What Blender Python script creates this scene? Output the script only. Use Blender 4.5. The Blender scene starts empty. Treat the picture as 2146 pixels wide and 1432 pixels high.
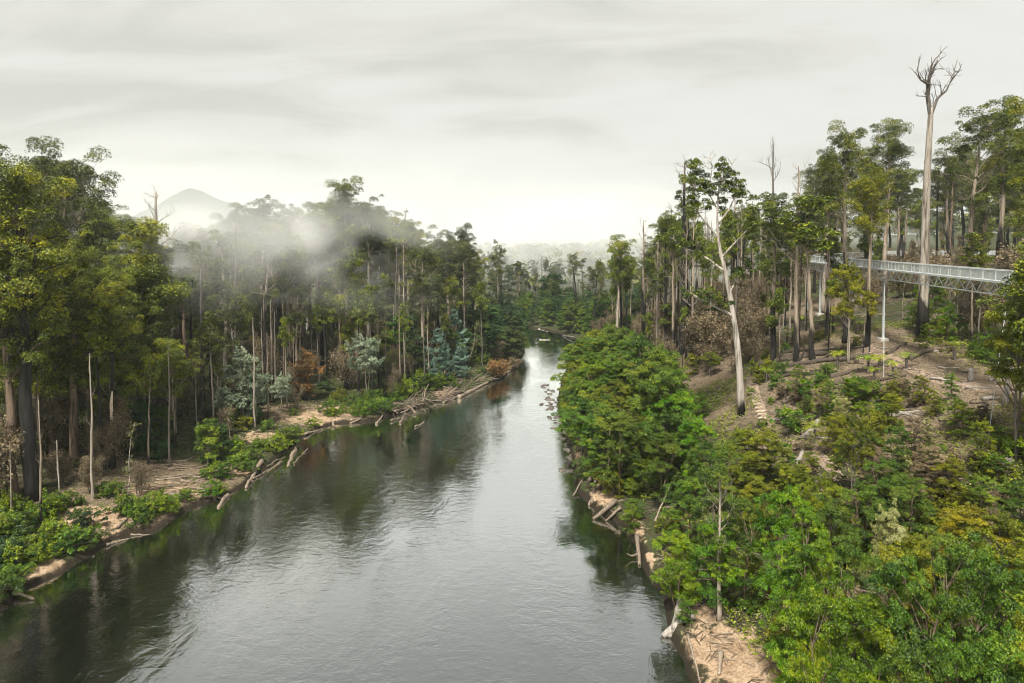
import bpy, math, random
import numpy as np
from mathutils import Vector

scene = bpy.context.scene
col = scene.collection
R = math.radians

# ------------------------------------------------------------------ camera
CAM_Z, PITCH, FPX, CY = 35.0, R(2.5), 1430.0, 567.0   # metres above the river, downward tilt, focal length and optical axis row in photo pixels (lens shifted down)
cam_data = bpy.data.cameras.new("camera")
cam_data.sensor_width = 36.0
cam_data.lens = 36.0 * FPX / 2146.0
cam_data.shift_y = -(716.0 - CY) / 2146.0
cam_data.clip_start, cam_data.clip_end = 0.5, 6000
cam = bpy.data.objects.new("camera", cam_data)
cam.location = (0, 0, CAM_Z)
cam.rotation_euler = (R(90) - PITCH, 0, 0)
col.objects.link(cam)
scene.camera = cam

# ------------------------------------------------------------------ world: overcast sky
SUN_EL, SUN_AZ = R(58), R(200)                    # azimuth clockwise from +Y: high, behind the left shoulder
world = bpy.data.worlds.new("World")
scene.world = world
world.use_nodes = True
wn, wl = world.node_tree.nodes, world.node_tree.links
wn.clear()
def WN(t, **k):
    n = wn.new(t)
    for a, b in k.items(): setattr(n, a, b)
    return n
def wmath(op, a, b=None):
    n = WN("ShaderNodeMath", operation=op)
    for i, v in enumerate((a, b)):
        if v is None: continue
        if isinstance(v, (int, float)): n.inputs[i].default_value = v
        else: wl.new(v, n.inputs[i])
    return n.outputs[0]
tc = WN("ShaderNodeTexCoord")
sep = WN("ShaderNodeSeparateXYZ"); wl.new(tc.outputs["Generated"], sep.inputs[0])
den = wmath("ADD", wmath("MAXIMUM", sep.outputs[2], 0.0), 0.22)
cu, cv = wmath("DIVIDE", sep.outputs[0], den), wmath("DIVIDE", sep.outputs[1], den)
comb = WN("ShaderNodeCombineXYZ"); wl.new(cu, comb.inputs[0]); wl.new(cv, comb.inputs[1])
def cloud_noise(scale, loc, rot, stretch, detail, rough, dist):
    mp = WN("ShaderNodeMapping"); wl.new(comb.outputs[0], mp.inputs[0])
    mp.inputs["Location"].default_value = loc
    mp.inputs["Rotation"].default_value = (0, 0, R(rot))
    mp.inputs["Scale"].default_value = stretch
    nz = WN("ShaderNodeTexNoise"); wl.new(mp.outputs[0], nz.inputs[0])
    nz.inputs["Scale"].default_value = scale; nz.inputs["Detail"].default_value = detail
    nz.inputs["Roughness"].default_value = rough; nz.inputs["Distortion"].default_value = dist
    return nz.outputs[0]
n1 = cloud_noise(0.75, (3.1, 1.7, 0), -24, (0.62, 1.35, 1), 5, 0.5, 0.45)
n2 = cloud_noise(2.3, (7.3, 4.2, 0), -20, (0.6, 1.3, 1), 5, 0.55, 0.7)
cl = wmath("ADD", wmath("MULTIPLY", n1, 0.55), wmath("MULTIPLY", n2, 0.47))
ramp = WN("ShaderNodeValToRGB"); wl.new(cl, ramp.inputs[0])
cr = ramp.color_ramp; cr.interpolation = 'B_SPLINE'
cr.elements[0].position = 0.385; cr.elements[0].color = (0.68, 0.68, 0.62, 1)
cr.elements[1].position = 0.575; cr.elements[1].color = (0.87, 0.86, 0.815, 1)
e = cr.elements.new(0.445); e.color = (0.77, 0.755, 0.69, 1)
e = cr.elements.new(0.50); e.color = (0.84, 0.825, 0.77, 1)
sky = WN("ShaderNodeTexSky", sky_type='NISHITA')
sky.sun_disc = False; sky.sun_elevation = SUN_EL; sky.sun_rotation = SUN_AZ
skyb = WN("ShaderNodeVectorMath", operation='SCALE'); wl.new(sky.outputs[0], skyb.inputs[0]); skyb.inputs["Scale"].default_value = 0.10
mixs = WN("ShaderNodeMix", data_type='RGBA'); mixs.inputs[0].default_value = 0.94
wl.new(skyb.outputs[0], mixs.inputs[6]); wl.new(ramp.outputs[0], mixs.inputs[7])
bg = WN("ShaderNodeBackground"); wl.new(mixs.outputs[2], bg.inputs[0]); bg.inputs[1].default_value = 0.38
wo = WN("ShaderNodeOutputWorld"); wl.new(bg.outputs[0], wo.inputs[0])

sun_d = bpy.data.lights.new("sun", 'SUN'); sun_d.energy = 3.2; sun_d.angle = R(10); sun_d.color = (1.0, 0.955, 0.87)
sun = bpy.data.objects.new("sun", sun_d); col.objects.link(sun)
sdir = Vector((math.sin(SUN_AZ) * math.cos(SUN_EL), math.cos(SUN_AZ) * math.cos(SUN_EL), math.sin(SUN_EL)))
sun.rotation_euler = (-sdir).to_track_quat('-Z', 'Y').to_euler()
sun.location = (0, 0, 200)

scene.view_settings.view_transform = 'Standard'
scene.view_settings.look = 'None'
scene.view_settings.exposure = 1.4
scene.view_settings.gamma = 1.0
scene.view_settings.use_curve_mapping = False
scene.render.engine = 'CYCLES'
cy = scene.cycles
cy.use_denoising = True; cy.pixel_filter_type = 'BLACKMAN_HARRIS'; cy.filter_width = 1.1
cy.max_bounces = 6; cy.diffuse_bounces = 2; cy.glossy_bounces = 2; cy.transmission_bounces = 3
cy.transparent_max_bounces = 8; cy.volume_bounces = 3
cy.use_adaptive_sampling = True; cy.adaptive_threshold = 0.03
cy.volume_max_steps = 48; cy.volume_step_rate = 2.0

# ------------------------------------------------------------------ material helpers
class NT:
    def __init__(s, name):
        s.m = bpy.data.materials.new(name); s.m.use_nodes = True
        s.t = s.m.node_tree; s.t.nodes.clear()
        s.out = s.t.nodes.new("ShaderNodeOutputMaterial")
    def n(s, t, ins=None, **k):
        nd = s.t.nodes.new(t)
        for a, b in k.items(): setattr(nd, a, b)
        for a, b in (ins or {}).items(): s.set(nd, a, b)
        return nd
    def set(s, nd, key, v):
        if hasattr(v, "is_linked"): s.t.links.new(v, nd.inputs[key])
        else: nd.inputs[key].default_value = v
    def math(s, op, a, b=0.0, c=0.0):
        return s.n("ShaderNodeMath", {0: a, 1: b, 2: c}, operation=op).outputs[0]
    def noise(s, vec, scale, detail=4, rough=0.55, dist=0.0):
        return s.n("ShaderNodeTexNoise", {"Vector": vec, "Scale": scale, "Detail": detail, "Roughness": rough, "Distortion": dist}).outputs[0]
    def ramp(s, fac, stops, interp='LINEAR'):
        nd = s.n("ShaderNodeValToRGB", {0: fac}); c = nd.color_ramp; c.interpolation = interp
        while len(c.elements) < len(stops): c.elements.new(0.5)
        for e_, (p, v) in zip(c.elements, stops):
            e_.position = p; e_.color = (*v, 1) if len(v) == 3 else v
        return nd.outputs[0]
    def mix(s, fac, a, b, blend='MIX'):
        nd = s.n("ShaderNodeMix", data_type='RGBA', blend_type=blend)
        s.set(nd, 0, fac); s.set(nd, 6, a); s.set(nd, 7, b)
        return nd.outputs[2]
    def map(s, vec, scale=(1, 1, 1), loc=(0, 0, 0), rot=(0, 0, 0)):
        return s.n("ShaderNodeMapping", {0: vec, "Scale": scale, "Location": loc, "Rotation": rot}).outputs[0]
    def bsdf(s, color, rough=0.8, spec=0.3, normal=None, **k):
        p = s.n("ShaderNodeBsdfPrincipled", {"Base Color": color, "Roughness": rough, "Specular IOR Level": spec})
        if normal is not None: s.set(p, "Normal", normal)
        for a, b in k.items(): s.set(p, a.replace('_', ' '), b)
        return p.outputs[0]
    def bump(s, h, strength=0.5, dist=0.1):
        return s.n("ShaderNodeBump", {"Height": h, "Strength": strength, "Distance": dist}).outputs[0]
    def done(s, sh, vol=False):
        s.t.links.new(sh, s.out.inputs[1 if vol else 0]); return s.m
def rgb(*c): return (*c, 1.0)

def leaf_mat(name, dark, mid, light, trans=0.16, hue_var=0.03, val_var=0.35):
    m = NT(name)
    at = m.n("ShaderNodeAttribute", attribute_name="tint").outputs["Fac"]
    rnd = m.n("ShaderNodeObjectInfo").outputs["Random"]
    c = m.ramp(at, [(0.0, tuple(0.55 * q for q in dark)), (0.5, mid), (1.0, light)])
    h = m.math("MULTIPLY_ADD", rnd, hue_var * 2, 0.5 - hue_var * 1.6)
    r2 = m.math("FRACT", m.math("MULTIPLY", rnd, 17.31))
    v = m.math("MULTIPLY_ADD", r2, val_var * 2, 1.0 - val_var)
    hs = m.n("ShaderNodeHueSaturation", {"Hue": h, "Saturation": 1.2, "Value": v, "Color": c}).outputs[0]
    p = m.bsdf(hs, 0.52, 0.32)
    t = m.n("ShaderNodeBsdfTranslucent", {0: hs}).outputs[0]
    return m.done(m.n("ShaderNodeMixShader", {0: trans, 1: p, 2: t}).outputs[0])

def bark_mat(name, pale, dark, burn, burn_soft=0.12, scale=1.0):
    """streaky bark; fire-blackened up to `burn` of the trunk's height"""
    m = NT(name)
    tcn = m.n("ShaderNodeTexCoord")
    ob, gen = tcn.outputs["Object"], tcn.outputs["Generated"]
    st = m.noise(m.map(ob, (3.0 * scale, 3.0 * scale, 0.22 * scale)), 1.0, 6, 0.65, 0.4)
    fine = m.noise(m.map(ob, (9, 9, 1.1)), 1.0, 4, 0.6)
    patch = m.noise(m.map(ob, (0.7, 0.7, 0.16)), 1.0, 3, 0.5)
    base = m.ramp(st, [(0.38, tuple(0.6 * d for d in dark)), (0.50, tuple(0.55 * p_ + 0.45 * d for p_, d in zip(pale, dark))), (0.66, pale)])
    base = m.mix(m.math("MULTIPLY", fine, 0.5), base, rgb(*[d * 0.6 for d in dark]))
    rnd = m.n("ShaderNodeObjectInfo").outputs["Random"]
    z = m.n("ShaderNodeSeparateXYZ", {0: gen}).outputs[2]
    if burn > 0:
        lim = m.math("MULTIPLY_ADD", patch, 0.55, burn - 0.275)
        lim = m.math("ADD", lim, m.math("MULTIPLY_ADD", rnd, 0.16, -0.08))
        f = m.n("ShaderNodeMapRange", {0: m.math("SUBTRACT", lim, z), 1: -burn_soft * 0.3, 2: burn_soft * 0.3, 3: 0.0, 4: 0.97}).outputs[0]
        char = m.ramp(st, [(0.35, (0.006, 0.006, 0.006)), (0.7, (0.028, 0.025, 0.022))])
        base = m.mix(f, base, char)
    nrm = m.bump(m.math("ADD", st, fine), 0.7, 0.08)
    return m.done(m.bsdf(base, 0.85, 0.2, nrm))

def plain_noise_mat(name, c1, c2, scale, rough=0.85, spec=0.2, stretch=(1, 1, 1), bump=0.4):
    m = NT(name)
    ob = m.n("ShaderNodeTexCoord").outputs["Object"]
    rnd = m.n("ShaderNodeObjectInfo").outputs["Random"]
    n = m.noise(m.map(ob, stretch), scale, 5, 0.6, 0.3)
    c = m.ramp(n, [(0.3, c1), (0.7, c2)])
    v = m.math("MULTIPLY_ADD", rnd, 0.5, 0.75)
    c = m.n("ShaderNodeHueSaturation", {"Value": v, "Color": c}).outputs[0]
    return m.done(m.bsdf(c, rough, spec, m.bump(n, bump, 0.05)))

M = {}
M['bark_pale'] = bark_mat('bark_pale', (0.50, 0.44, 0.36), (0.17, 0.13, 0.10), 0.0)
M['bark_white'] = bark_mat('bark_white', (0.58, 0.53, 0.46), (0.24, 0.20, 0.16), 0.10, 0.10)
M['bark_brown'] = bark_mat('bark_brown', (0.28, 0.20, 0.14), (0.07, 0.05, 0.035), 0.0)
M['bark_low_burn'] = bark_mat('bark_low_burn', (0.46, 0.38, 0.29), (0.15, 0.11, 0.08), 0.22)
M['bark_half_burn'] = bark_mat('bark_half_burn', (0.40, 0.33, 0.26), (0.12, 0.09, 0.065), 0.42)
M['bark_burnt'] = bark_mat('bark_burnt', (0.20, 0.16, 0.13), (0.05, 0.04, 0.03), 0.85)
M['bark_stag'] = bark_mat('bark_stag', (0.46, 0.42, 0.355), (0.15, 0.115, 0.085), 0.24, 0.06)
M['bark_grey'] = bark_mat('bark_grey', (0.22, 0.19, 0.16), (0.06, 0.05, 0.045), 0.0)
M['leaf_euc'] = leaf_mat('leaf_euc', (0.030, 0.046, 0.014), (0.090, 0.120, 0.027), (0.27, 0.28, 0.055), hue_var=0.012)
M['leaf_euc_dull'] = leaf_mat('leaf_euc_dull', (0.034, 0.044, 0.018), (0.082, 0.102, 0.036), (0.19, 0.195, 0.06), hue_var=0.012)
M['leaf_euc_right'] = leaf_mat('leaf_euc_right', (0.034, 0.055, 0.013), (0.090, 0.128, 0.028), (0.25, 0.26, 0.052), hue_var=0.012)
M['leaf_yellow'] = leaf_mat('leaf_yellow', (0.09, 0.10, 0.018), (0.20, 0.20, 0.032), (0.38, 0.34, 0.07), hue_var=0.012, val_var=0.15)
M['leaf_silver'] = leaf_mat('leaf_silver', (0.08, 0.11, 0.07), (0.19, 0.235, 0.155), (0.35, 0.39, 0.28), hue_var=0.005, val_var=0.2)
M['leaf_blue'] = leaf_mat('leaf_blue', (0.045, 0.08, 0.06), (0.11, 0.17, 0.13), (0.23, 0.31, 0.24), hue_var=0.005, val_var=0.15)
M['leaf_myrtle'] = leaf_mat('leaf_myrtle', (0.013, 0.036, 0.013), (0.034, 0.075, 0.026), (0.10, 0.14, 0.04), hue_var=0.03)
M['leaf_bright'] = leaf_mat('leaf_bright', (0.028, 0.075, 0.013), (0.080, 0.160, 0.024), (0.23, 0.29, 0.052), hue_var=0.025, val_var=0.25)
M['leaf_mid'] = leaf_mat('leaf_mid', (0.026, 0.055, 0.013), (0.070, 0.130, 0.026), (0.20, 0.24, 0.052), hue_var=0.015, val_var=0.3)
M['leaf_olive'] = leaf_mat('leaf_olive', (0.055, 0.075, 0.014), (0.125, 0.150, 0.026), (0.28, 0.285, 0.055), hue_var=0.012, val_var=0.22)
M['leaf_brown'] = leaf_mat('leaf_brown', (0.070, 0.054, 0.032), (0.155, 0.122, 0.075), (0.30, 0.24, 0.155), trans=0.12, hue_var=0.0, val_var=0.3)
M['leaf_rust'] = leaf_mat('leaf_rust', (0.10, 0.055, 0.026), (0.21, 0.12, 0.058), (0.33, 0.21, 0.10), trans=0.12, hue_var=0.0, val_var=0.12)
M['leaf_cream'] = leaf_mat('leaf_cream', (0.13, 0.14, 0.05), (0.26, 0.27, 0.11), (0.46, 0.46, 0.26), hue_var=0.01, val_var=0.1)
M['leaf_fern'] = leaf_mat('leaf_fern', (0.06, 0.11, 0.02), (0.15, 0.21, 0.035), (0.30, 0.33, 0.09), hue_var=0.02, val_var=0.2)
M['driftwood'] = plain_noise_mat('driftwood', (0.055, 0.04, 0.03), (0.34, 0.27, 0.20), 2.2, stretch=(5, 5, 0.6))
M['wood_dark'] = plain_noise_mat('wood_dark', (0.02, 0.017, 0.014), (0.13, 0.10, 0.075), 2.2, stretch=(4, 4, 0.6))
M['wood_grey'] = plain_noise_mat('wood_grey', (0.12, 0.105, 0.09), (0.42, 0.38, 0.33), 2.2, stretch=(5, 5, 0.6))
M['steel'] = plain_noise_mat('galvanised_steel', (0.40, 0.43, 0.425), (0.60, 0.62, 0.61), 3.0, 0.5, 0.4, bump=0.05)
M['rock'] = plain_noise_mat('river_rock', (0.03, 0.028, 0.024), (0.16, 0.14, 0.115), 2.0)
M['concrete'] = plain_noise_mat('concrete', (0.42, 0.40, 0.36), (0.55, 0.53, 0.48), 3.0)
M['timber'] = plain_noise_mat('step_timber', (0.34, 0.27, 0.19), (0.56, 0.47, 0.35), 3.0)

# ------------------------------------------------------------------ object helpers
def tag(o, label=None, cat=None, group=None, kind=None):
    if label: o["label"] = label
    if cat: o["category"] = cat
    if group: o["group"] = group
    if kind: o["kind"] = kind
    return o

class MB:
    """collects quads and turns them into one mesh"""
    def __init__(s): s.v, s.f, s.t, s.nv = [], [], [], 0
    def add(s, v, f, tint=None):
        v = np.asarray(v, np.float32).reshape(-1, 3); f = np.asarray(f, np.int32).reshape(-1, 4)
        s.v.append(v); s.f.append(f + s.nv); s.nv += len(v)
        s.t.append(np.full(len(f), 0.5, np.float32) if tint is None else np.asarray(tint, np.float32))
    def tube(s, pts, rad, sides=7, cap=True):
        pts = np.asarray(pts, float); rad = np.asarray(rad, float) * np.ones(len(pts)); n = len(pts)
        tan = np.gradient(pts, axis=0); tan /= np.linalg.norm(tan, axis=1)[:, None] + 1e-9
        ref = np.array([1.0, 0, 0]) if abs(tan[0][0]) < 0.8 else np.array([0, 1.0, 0])
        a = ref[None] - (tan @ ref)[:, None] * tan; a /= np.linalg.norm(a, axis=1)[:, None] + 1e-9
        b = np.cross(tan, a); th = np.arange(sides) / sides * 2 * math.pi
        ring = pts[:, None] + rad[:, None, None] * (np.cos(th)[None, :, None] * a[:, None] + np.sin(th)[None, :, None] * b[:, None])
        i = np.arange(n - 1)[:, None] * sides; j = np.arange(sides)[None]; k = (j + 1) % sides
        f = np.stack([i + j, i + k, i + sides + k, i + sides + j], -1).reshape(-1, 4)
        v = ring.reshape(-1, 3)
        if cap:
            v = np.concatenate([v, pts[:1], pts[-1:]]); c0, c1 = n * sides, n * sides + 1
            q = [(c0, (m_ + 2) % sides, (m_ + 1) % sides, m_) for m_ in range(0, sides - 1, 2)]
            o = (n - 1) * sides
            q += [(c1, o + m_, o + m_ + 1, o + (m_ + 2) % sides) for m_ in range(0, sides - 1, 2)]
            f = np.concatenate([f, np.array(q)])
        s.add(v, f)
    def box(s, c, size, ax=None):
        c = np.asarray(c, float); h = np.asarray(size, float) / 2
        A = np.eye(3) if ax is None else np.asarray(ax, float)
        sg = np.array([(-1, -1, -1), (1, -1, -1), (1, 1, -1), (-1, 1, -1), (-1, -1, 1), (1, -1, 1), (1, 1, 1), (-1, 1, 1)])
        s.add(c + (sg * h) @ A, [(0, 3, 2, 1), (4, 5, 6, 7), (0, 1, 5, 4), (1, 2, 6, 5), (2, 3, 7, 6), (3, 0, 4, 7)])
    def leaves(s, C, N, L, W, rng, tint):
        n = len(C); T = rng.normal(size=(n, 3)); N = N / (np.linalg.norm(N, axis=1)[:, None] + 1e-9)
        T -= (T * N).sum(1)[:, None] * N; T /= np.linalg.norm(T, axis=1)[:, None] + 1e-9
        B = np.cross(N, T); L = np.asarray(L).reshape(-1, 1); W = np.asarray(W).reshape(-1, 1)
        v = np.stack([C + T * L, C + B * W + T * L * 0.15, C - T * L, C - B * W + T * L * 0.15], 1).reshape(-1, 3)
        s.add(v, np.arange(n * 4).reshape(-1, 4), tint)
    def mesh(s, name, mat, smooth=False):
        v = np.concatenate(s.v); f = np.concatenate(s.f); t = np.concatenate(s.t)
        me = bpy.data.meshes.new(name)
        me.vertices.add(len(v)); me.vertices.foreach_set("co", v.ravel())
        me.loops.add(f.size); me.loops.foreach_set("vertex_index", f.ravel().astype(np.int32))
        me.polygons.add(len(f)); me.polygons.foreach_set("loop_start", (np.arange(len(f)) * 4).astype(np.int32))
        me.polygons.foreach_set("use_smooth", np.full(len(f), smooth, bool))
        at = me.attributes.new("tint", 'FLOAT', 'FACE'); at.data.foreach_set("value", t)
        me.update(calc_edges=True); me.validate()
        if mat is not None: me.materials.append(M[mat] if isinstance(mat, str) else mat)
        return me
    def build(s, name, mat, parent=None, smooth=False):
        o = bpy.data.objects.new(name, s.mesh(name, mat, smooth)); col.objects.link(o)
        if parent: o.parent = parent
        return o

def unit(v): v = np.asarray(v, float); return v / (np.linalg.norm(v) + 1e-9)

# ------------------------------------------------------------------ the lie of the land
cp, sp = math.cos(PITCH), math.sin(PITCH)
def ray(px, py):
    x, u = (px - 1073.0) / FPX, -(py - CY) / FPX
    return np.array([x, cp + u * sp, -sp + u * cp])          # world direction of a photo pixel
def flat_point(px, py, z=0.0):
    d = ray(px, py); t = (z - CAM_Z) / d[2]; return np.array([d[0] * t, d[1] * t, z])
def pix(p):
    x, y, z = p[0], p[1], p[2] - CAM_Z
    f = y * cp - z * sp; u = y * sp + z * cp
    return 1073 + FPX * x / f, CY - FPX * u / f

right_px = [(1452, 1440), (1425, 1380), (1400, 1325), (1398, 1290), (1392, 1255), (1350, 1205), (1335, 1150), (1300, 1100), (1262, 1080), (1225, 1050), (1205, 1020),
            (1200, 985), (1190, 940), (1178, 890), (1168, 850), (1176, 795), (1196, 765), (1218, 740), (1228, 724), (1207, 713), (1172, 698), (1132, 690), (1085, 684)]
left_px = [(-160, 1300), (-40, 1285), (25, 1275), (48, 1235), (130, 1200), (200, 1160), (240, 1128), (325, 1112), (400, 1066), (470, 1042), (540, 1000), (600, 945), (655, 908),
           (700, 888), (770, 884), (840, 866), (905, 845), (985, 822), (1055, 792), (1088, 765), (1100, 735), (1094, 712), (1080, 698)]
RB = np.array([flat_point(*p)[:2] for p in right_px]); LB = np.array([flat_point(*p)[:2] for p in left_px])
RB = np.concatenate([[[16, -300], [18, -60], [19.0, 10]], RB, [[-60, 290], [-160, 300], [-400, 280], [-900, 290]]])
LB = np.concatenate([[[-45, -300], [-55, -60], [-58, 20]], LB, [[-40, 262], [-160, 268], [-400, 246], [-900, 250]]])
POLY = np.concatenate([RB, LB[::-1]])

def seg_dist(x, y, P):
    best = np.full(x.shape, 1e9)
    for a, b in zip(P[:-1], P[1:]):
        d = b - a; L2 = d @ d
        t = np.clip(((x - a[0]) * d[0] + (y - a[1]) * d[1]) / L2, 0, 1)
        best = np.minimum(best, (x - a[0] - t * d[0]) ** 2 + (y - a[1] - t * d[1]) ** 2)
    return np.sqrt(best)
def inside(x, y, P):
    c = np.zeros(x.shape, bool); n = len(P)
    for i in range(n):
        (x1, y1), (x2, y2) = P[i], P[(i + 1) % n]
        if y1 == y2: continue
        c ^= ((y1 > y) != (y2 > y)) & (x < (x2 - x1) * (y - y1) / (y2 - y1) + x1)
    return c
def vnoise(x, y, s, seed=0):
    """cheap smooth value noise"""
    x, y = x / s + 137.1 * seed, y / s + 71.7 * seed
    ix, iy = np.floor(x), np.floor(y); fx, fy = x - ix, y - iy
    fx, fy = fx * fx * (3 - 2 * fx), fy * fy * (3 - 2 * fy)
    h = lambda a, b: np.modf(np.abs(np.sin(a * 12.9898 + b * 78.233) * 43758.5453))[0]
    return (h(ix, iy) * (1 - fx) + h(ix + 1, iy) * fx) * (1 - fy) + (h(ix, iy + 1) * (1 - fx) + h(ix + 1, iy + 1) * fx) * fy - 0.5
PR = np.array([(0, -0.15), (0.7, 1.0), (4, 1.35), (10, 2.2), (16, 4.2), (24, 8.2), (35, 13.8), (50, 18.8), (75, 22.5), (110, 25.5), (160, 29), (400, 40), (900, 40), (3000, 40)])
PL = np.array([(0, -0.15), (0.8, 0.75), (4, 1.15), (15, 2.4), (60, 5.0), (150, 8), (400, 14), (900, 16), (3000, 16)])
PF = np.array([(0, -0.15), (1, 0.7), (6, 1.5), (40, 4), (120, 8), (400, 14), (900, 16), (3000, 16)])
def land(x, y):
    """height, distance from the water's edge (negative in the river), side (1 = walkway bank)"""
    x, y = np.asarray(x, float), np.asarray(y, float)
    wob = 0.7 * vnoise(x, y, 5.0, 3) + 0.45 * vnoise(x, y, 1.9, 4)
    dr, dl = seg_dist(x, y, RB), seg_dist(x, y, LB); ins = inside(x, y, POLY)
    d = np.minimum(dr, dl); d = np.where(ins, -d, d) + wob
    side = dr < dl
    k = np.clip((y - 165) / 75, 0, 1); k = k * k * (3 - 2 * k) * np.clip((90 + 0.5 * np.clip(y - 200, 0, 400) - x) / 60, 0, 1)
    zr = np.interp(d, PR[:, 0], PR[:, 1]) * (1 - k) + np.interp(d, PF[:, 0], PF[:, 1]) * k
    zl = np.interp(d, PL[:, 0], PL[:, 1])
    z = np.where(side, zr, zl)
    rough = np.clip(d / 8, 0.0, 1)
    z = z + rough * (1.1 * vnoise(x, y, 14, 1) + 0.5 * vnoise(x, y, 4.5, 2)) + np.clip(d, 0, 1) * 0.16 * vnoise(x, y, 1.3, 5)
    z = np.where(d < 0, np.maximum(-2.6, -0.15 + d * 0.55), z)
    return z, d, side
def height(x, y): return float(land(np.array([x]), np.array([y]))[0][0])
TS = np.concatenate([np.linspace(12, 330, 1300), np.linspace(331, 900, 300)])
def ground(px, py):
    """where the line of sight through a photo pixel meets the land"""
    d = ray(px, py); x, y, z = d[0] * TS, d[1] * TS, CAM_Z + d[2] * TS
    h = land(x, y)[0]; i = np.argmax(z < h)
    if not (z < h).any(): i = len(TS) - 1
    return np.array([x[i], y[i], h[i]])
def spot(px, depth):
    x = (px - 1073) / FPX * depth
    for _ in range(3): x = x_at(px, depth, height(x, depth))
    return np.array([x, depth, height(x, depth)])
def x_at(px, y, z):
    return (px - 1073) / FPX * (y * cp - (z - CAM_Z) * sp)
def z_at(py, p):
    """height that photo row py has at the distance of p"""
    u = -(py - CY) / FPX; return CAM_Z + p[1] * (-sp + u * cp) / (cp + u * sp)

# ------------------------------------------------------------------ ground sheet
def axis(pieces):
    out = [np.array([pieces[0][0]])]
    for a, b, s in pieces: out.append(np.linspace(a, b, max(2, int(round((b - a) / s)) + 1))[1:])
    return np.concatenate(out)
gx = axis([(-1700, -400, 100), (-400, -160, 12), (-160, -70, 2.2), (-70, 70, 0.7), (70, 170, 2.2), (170, 400, 12), (400, 1700, 100)])
gy = axis([(-60, 20, 5), (20, 40, 1.0), (40, 130, 0.55), (130, 240, 0.9), (240, 310, 1.5), (310, 520, 8), (520, 2200, 100)])
GX, GY = np.meshgrid(gx, gy)
GZ, GD, GS = land(GX.ravel(), GY.ravel())
nx, ny = len(gx), len(gy)
gi = np.arange(ny - 1)[:, None] * nx + np.arange(nx - 1)[None]
gf = np.stack([gi, gi + 1, gi + nx + 1, gi + nx], -1).reshape(-1, 4)
gb = MB(); gb.add(np.stack([GX.ravel(), GY.ravel(), GZ], -1), gf)

m = NT('ground')
geo = m.n("ShaderNodeNewGeometry").outputs["Position"]
dst = m.n("ShaderNodeAttribute", attribute_name="bank").outputs["Fac"]
clr = m.n("ShaderNodeAttribute", attribute_name="bare").outputs["Fac"]
nbig = m.noise(geo, 0.16, 5, 0.6, 0.3); nmid = m.noise(geo, 0.9, 6, 0.65, 0.2); nfin = m.noise(geo, 5.0, 5, 0.7)
litter = m.ramp(nfin, [(0.30, (0.030, 0.022, 0.014)), (0.5, (0.135, 0.102, 0.066)), (0.72, (0.33, 0.26, 0.175))])
duff = m.ramp(nfin, [(0.3, (0.012, 0.012, 0.007)), (0.55, (0.05, 0.043, 0.025)), (0.75, (0.11, 0.085, 0.05))])
green = m.ramp(nfin, [(0.3, (0.012, 0.022, 0.007)), (0.7, (0.07, 0.10, 0.025))])
c = m.mix(m.ramp(nmid, [(0.44, (0, 0, 0)), (0.6, (1, 1, 1))]), duff, green)
bare = m.math("ADD", clr, m.math("MULTIPLY_ADD", nmid, 0.8, -0.45))
c = m.mix(m.ramp(bare, [(0.35, (0, 0, 0)), (0.62, (1, 1, 1))]), c, litter)
sand = m.ramp(m.math("ADD", m.math("MULTIPLY", nfin, 0.5), m.math("MULTIPLY", nmid, 0.5)), [(0.34, (0.10, 0.062, 0.035)), (0.46, (0.24, 0.165, 0.10)), (0.56, (0.37, 0.27, 0.18)), (0.68, (0.48, 0.37, 0.255))])
sf = m.math("ADD", m.n("ShaderNodeAttribute", attribute_name="sand").outputs["Fac"], m.math("MULTIPLY_ADD", nmid, 1.7, -0.95))
c = m.mix(m.ramp(sf, [(0.42, (0, 0, 0)), (0.6, (1, 1, 1))]), c, sand)
wet = m.ramp(m.math("ADD", dst, m.math("MULTIPLY_ADD", nmid, 0.6, -0.3)), [(0.0, (1, 1, 1)), (0.45, (0.9, 0.9, 0.9)), (0.75, (0, 0, 0))])   # damp undercut soil at the waterline
c = m.mix(wet, c, rgb(0.020, 0.015, 0.010))
nrm = m.bump(m.math("ADD", nfin, m.math("MULTIPLY", nmid, 2.0)), 0.8, 0.12)
M['ground'] = m.done(m.bsdf(c, 0.95, 0.1, nrm))
ground_ob = gb.build('ground', 'ground', smooth=True); tag(ground_ob, kind='structure')
def vattr(name, arr):
    a = ground_ob.data.attributes.new(name, 'FLOAT', 'POINT'); a.data.foreach_set("value", arr.astype(np.float32))
vattr("bank", np.clip(GD, 0, 1.0) * 1.0)
GXf, GYf = GX.ravel(), GY.ravel()
def blob(px, py, r, ry=None):
    p = ground(px, py); ry = ry or r
    return np.exp(-(((GXf - p[0]) / r) ** 2 + ((GYf - p[1]) / ry) ** 2))
sandv = np.zeros(GXf.shape)
for a in [(1510, 1360, 5.0, 4.2), (1470, 1290, 2.6, 2.2), (1570, 1400, 5, 4), (1320, 1120, 2.2, 4.5), (1265, 1035, 2.6, 4.5), (1345, 1190, 1.6, 3.0), (1220, 960, 2, 5),
          (90, 1190, 5.5, 2.4), (180, 1090, 7.0, 4.0), (250, 1150, 3, 1.5), (560, 920, 5, 4), (640, 875, 8, 5), (700, 860, 6, 4), (330, 1030, 8, 4), (500, 985, 5, 3), (930, 825, 3, 5)]:
    sandv = np.maximum(sandv, blob(*a))
sandv *= np.clip(1.6 - np.clip(GD, 0, 99) / 14, 0, 1) * (GD > 0.15)
vattr("sand", sandv)
barev = np.zeros(GXf.shape)
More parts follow.
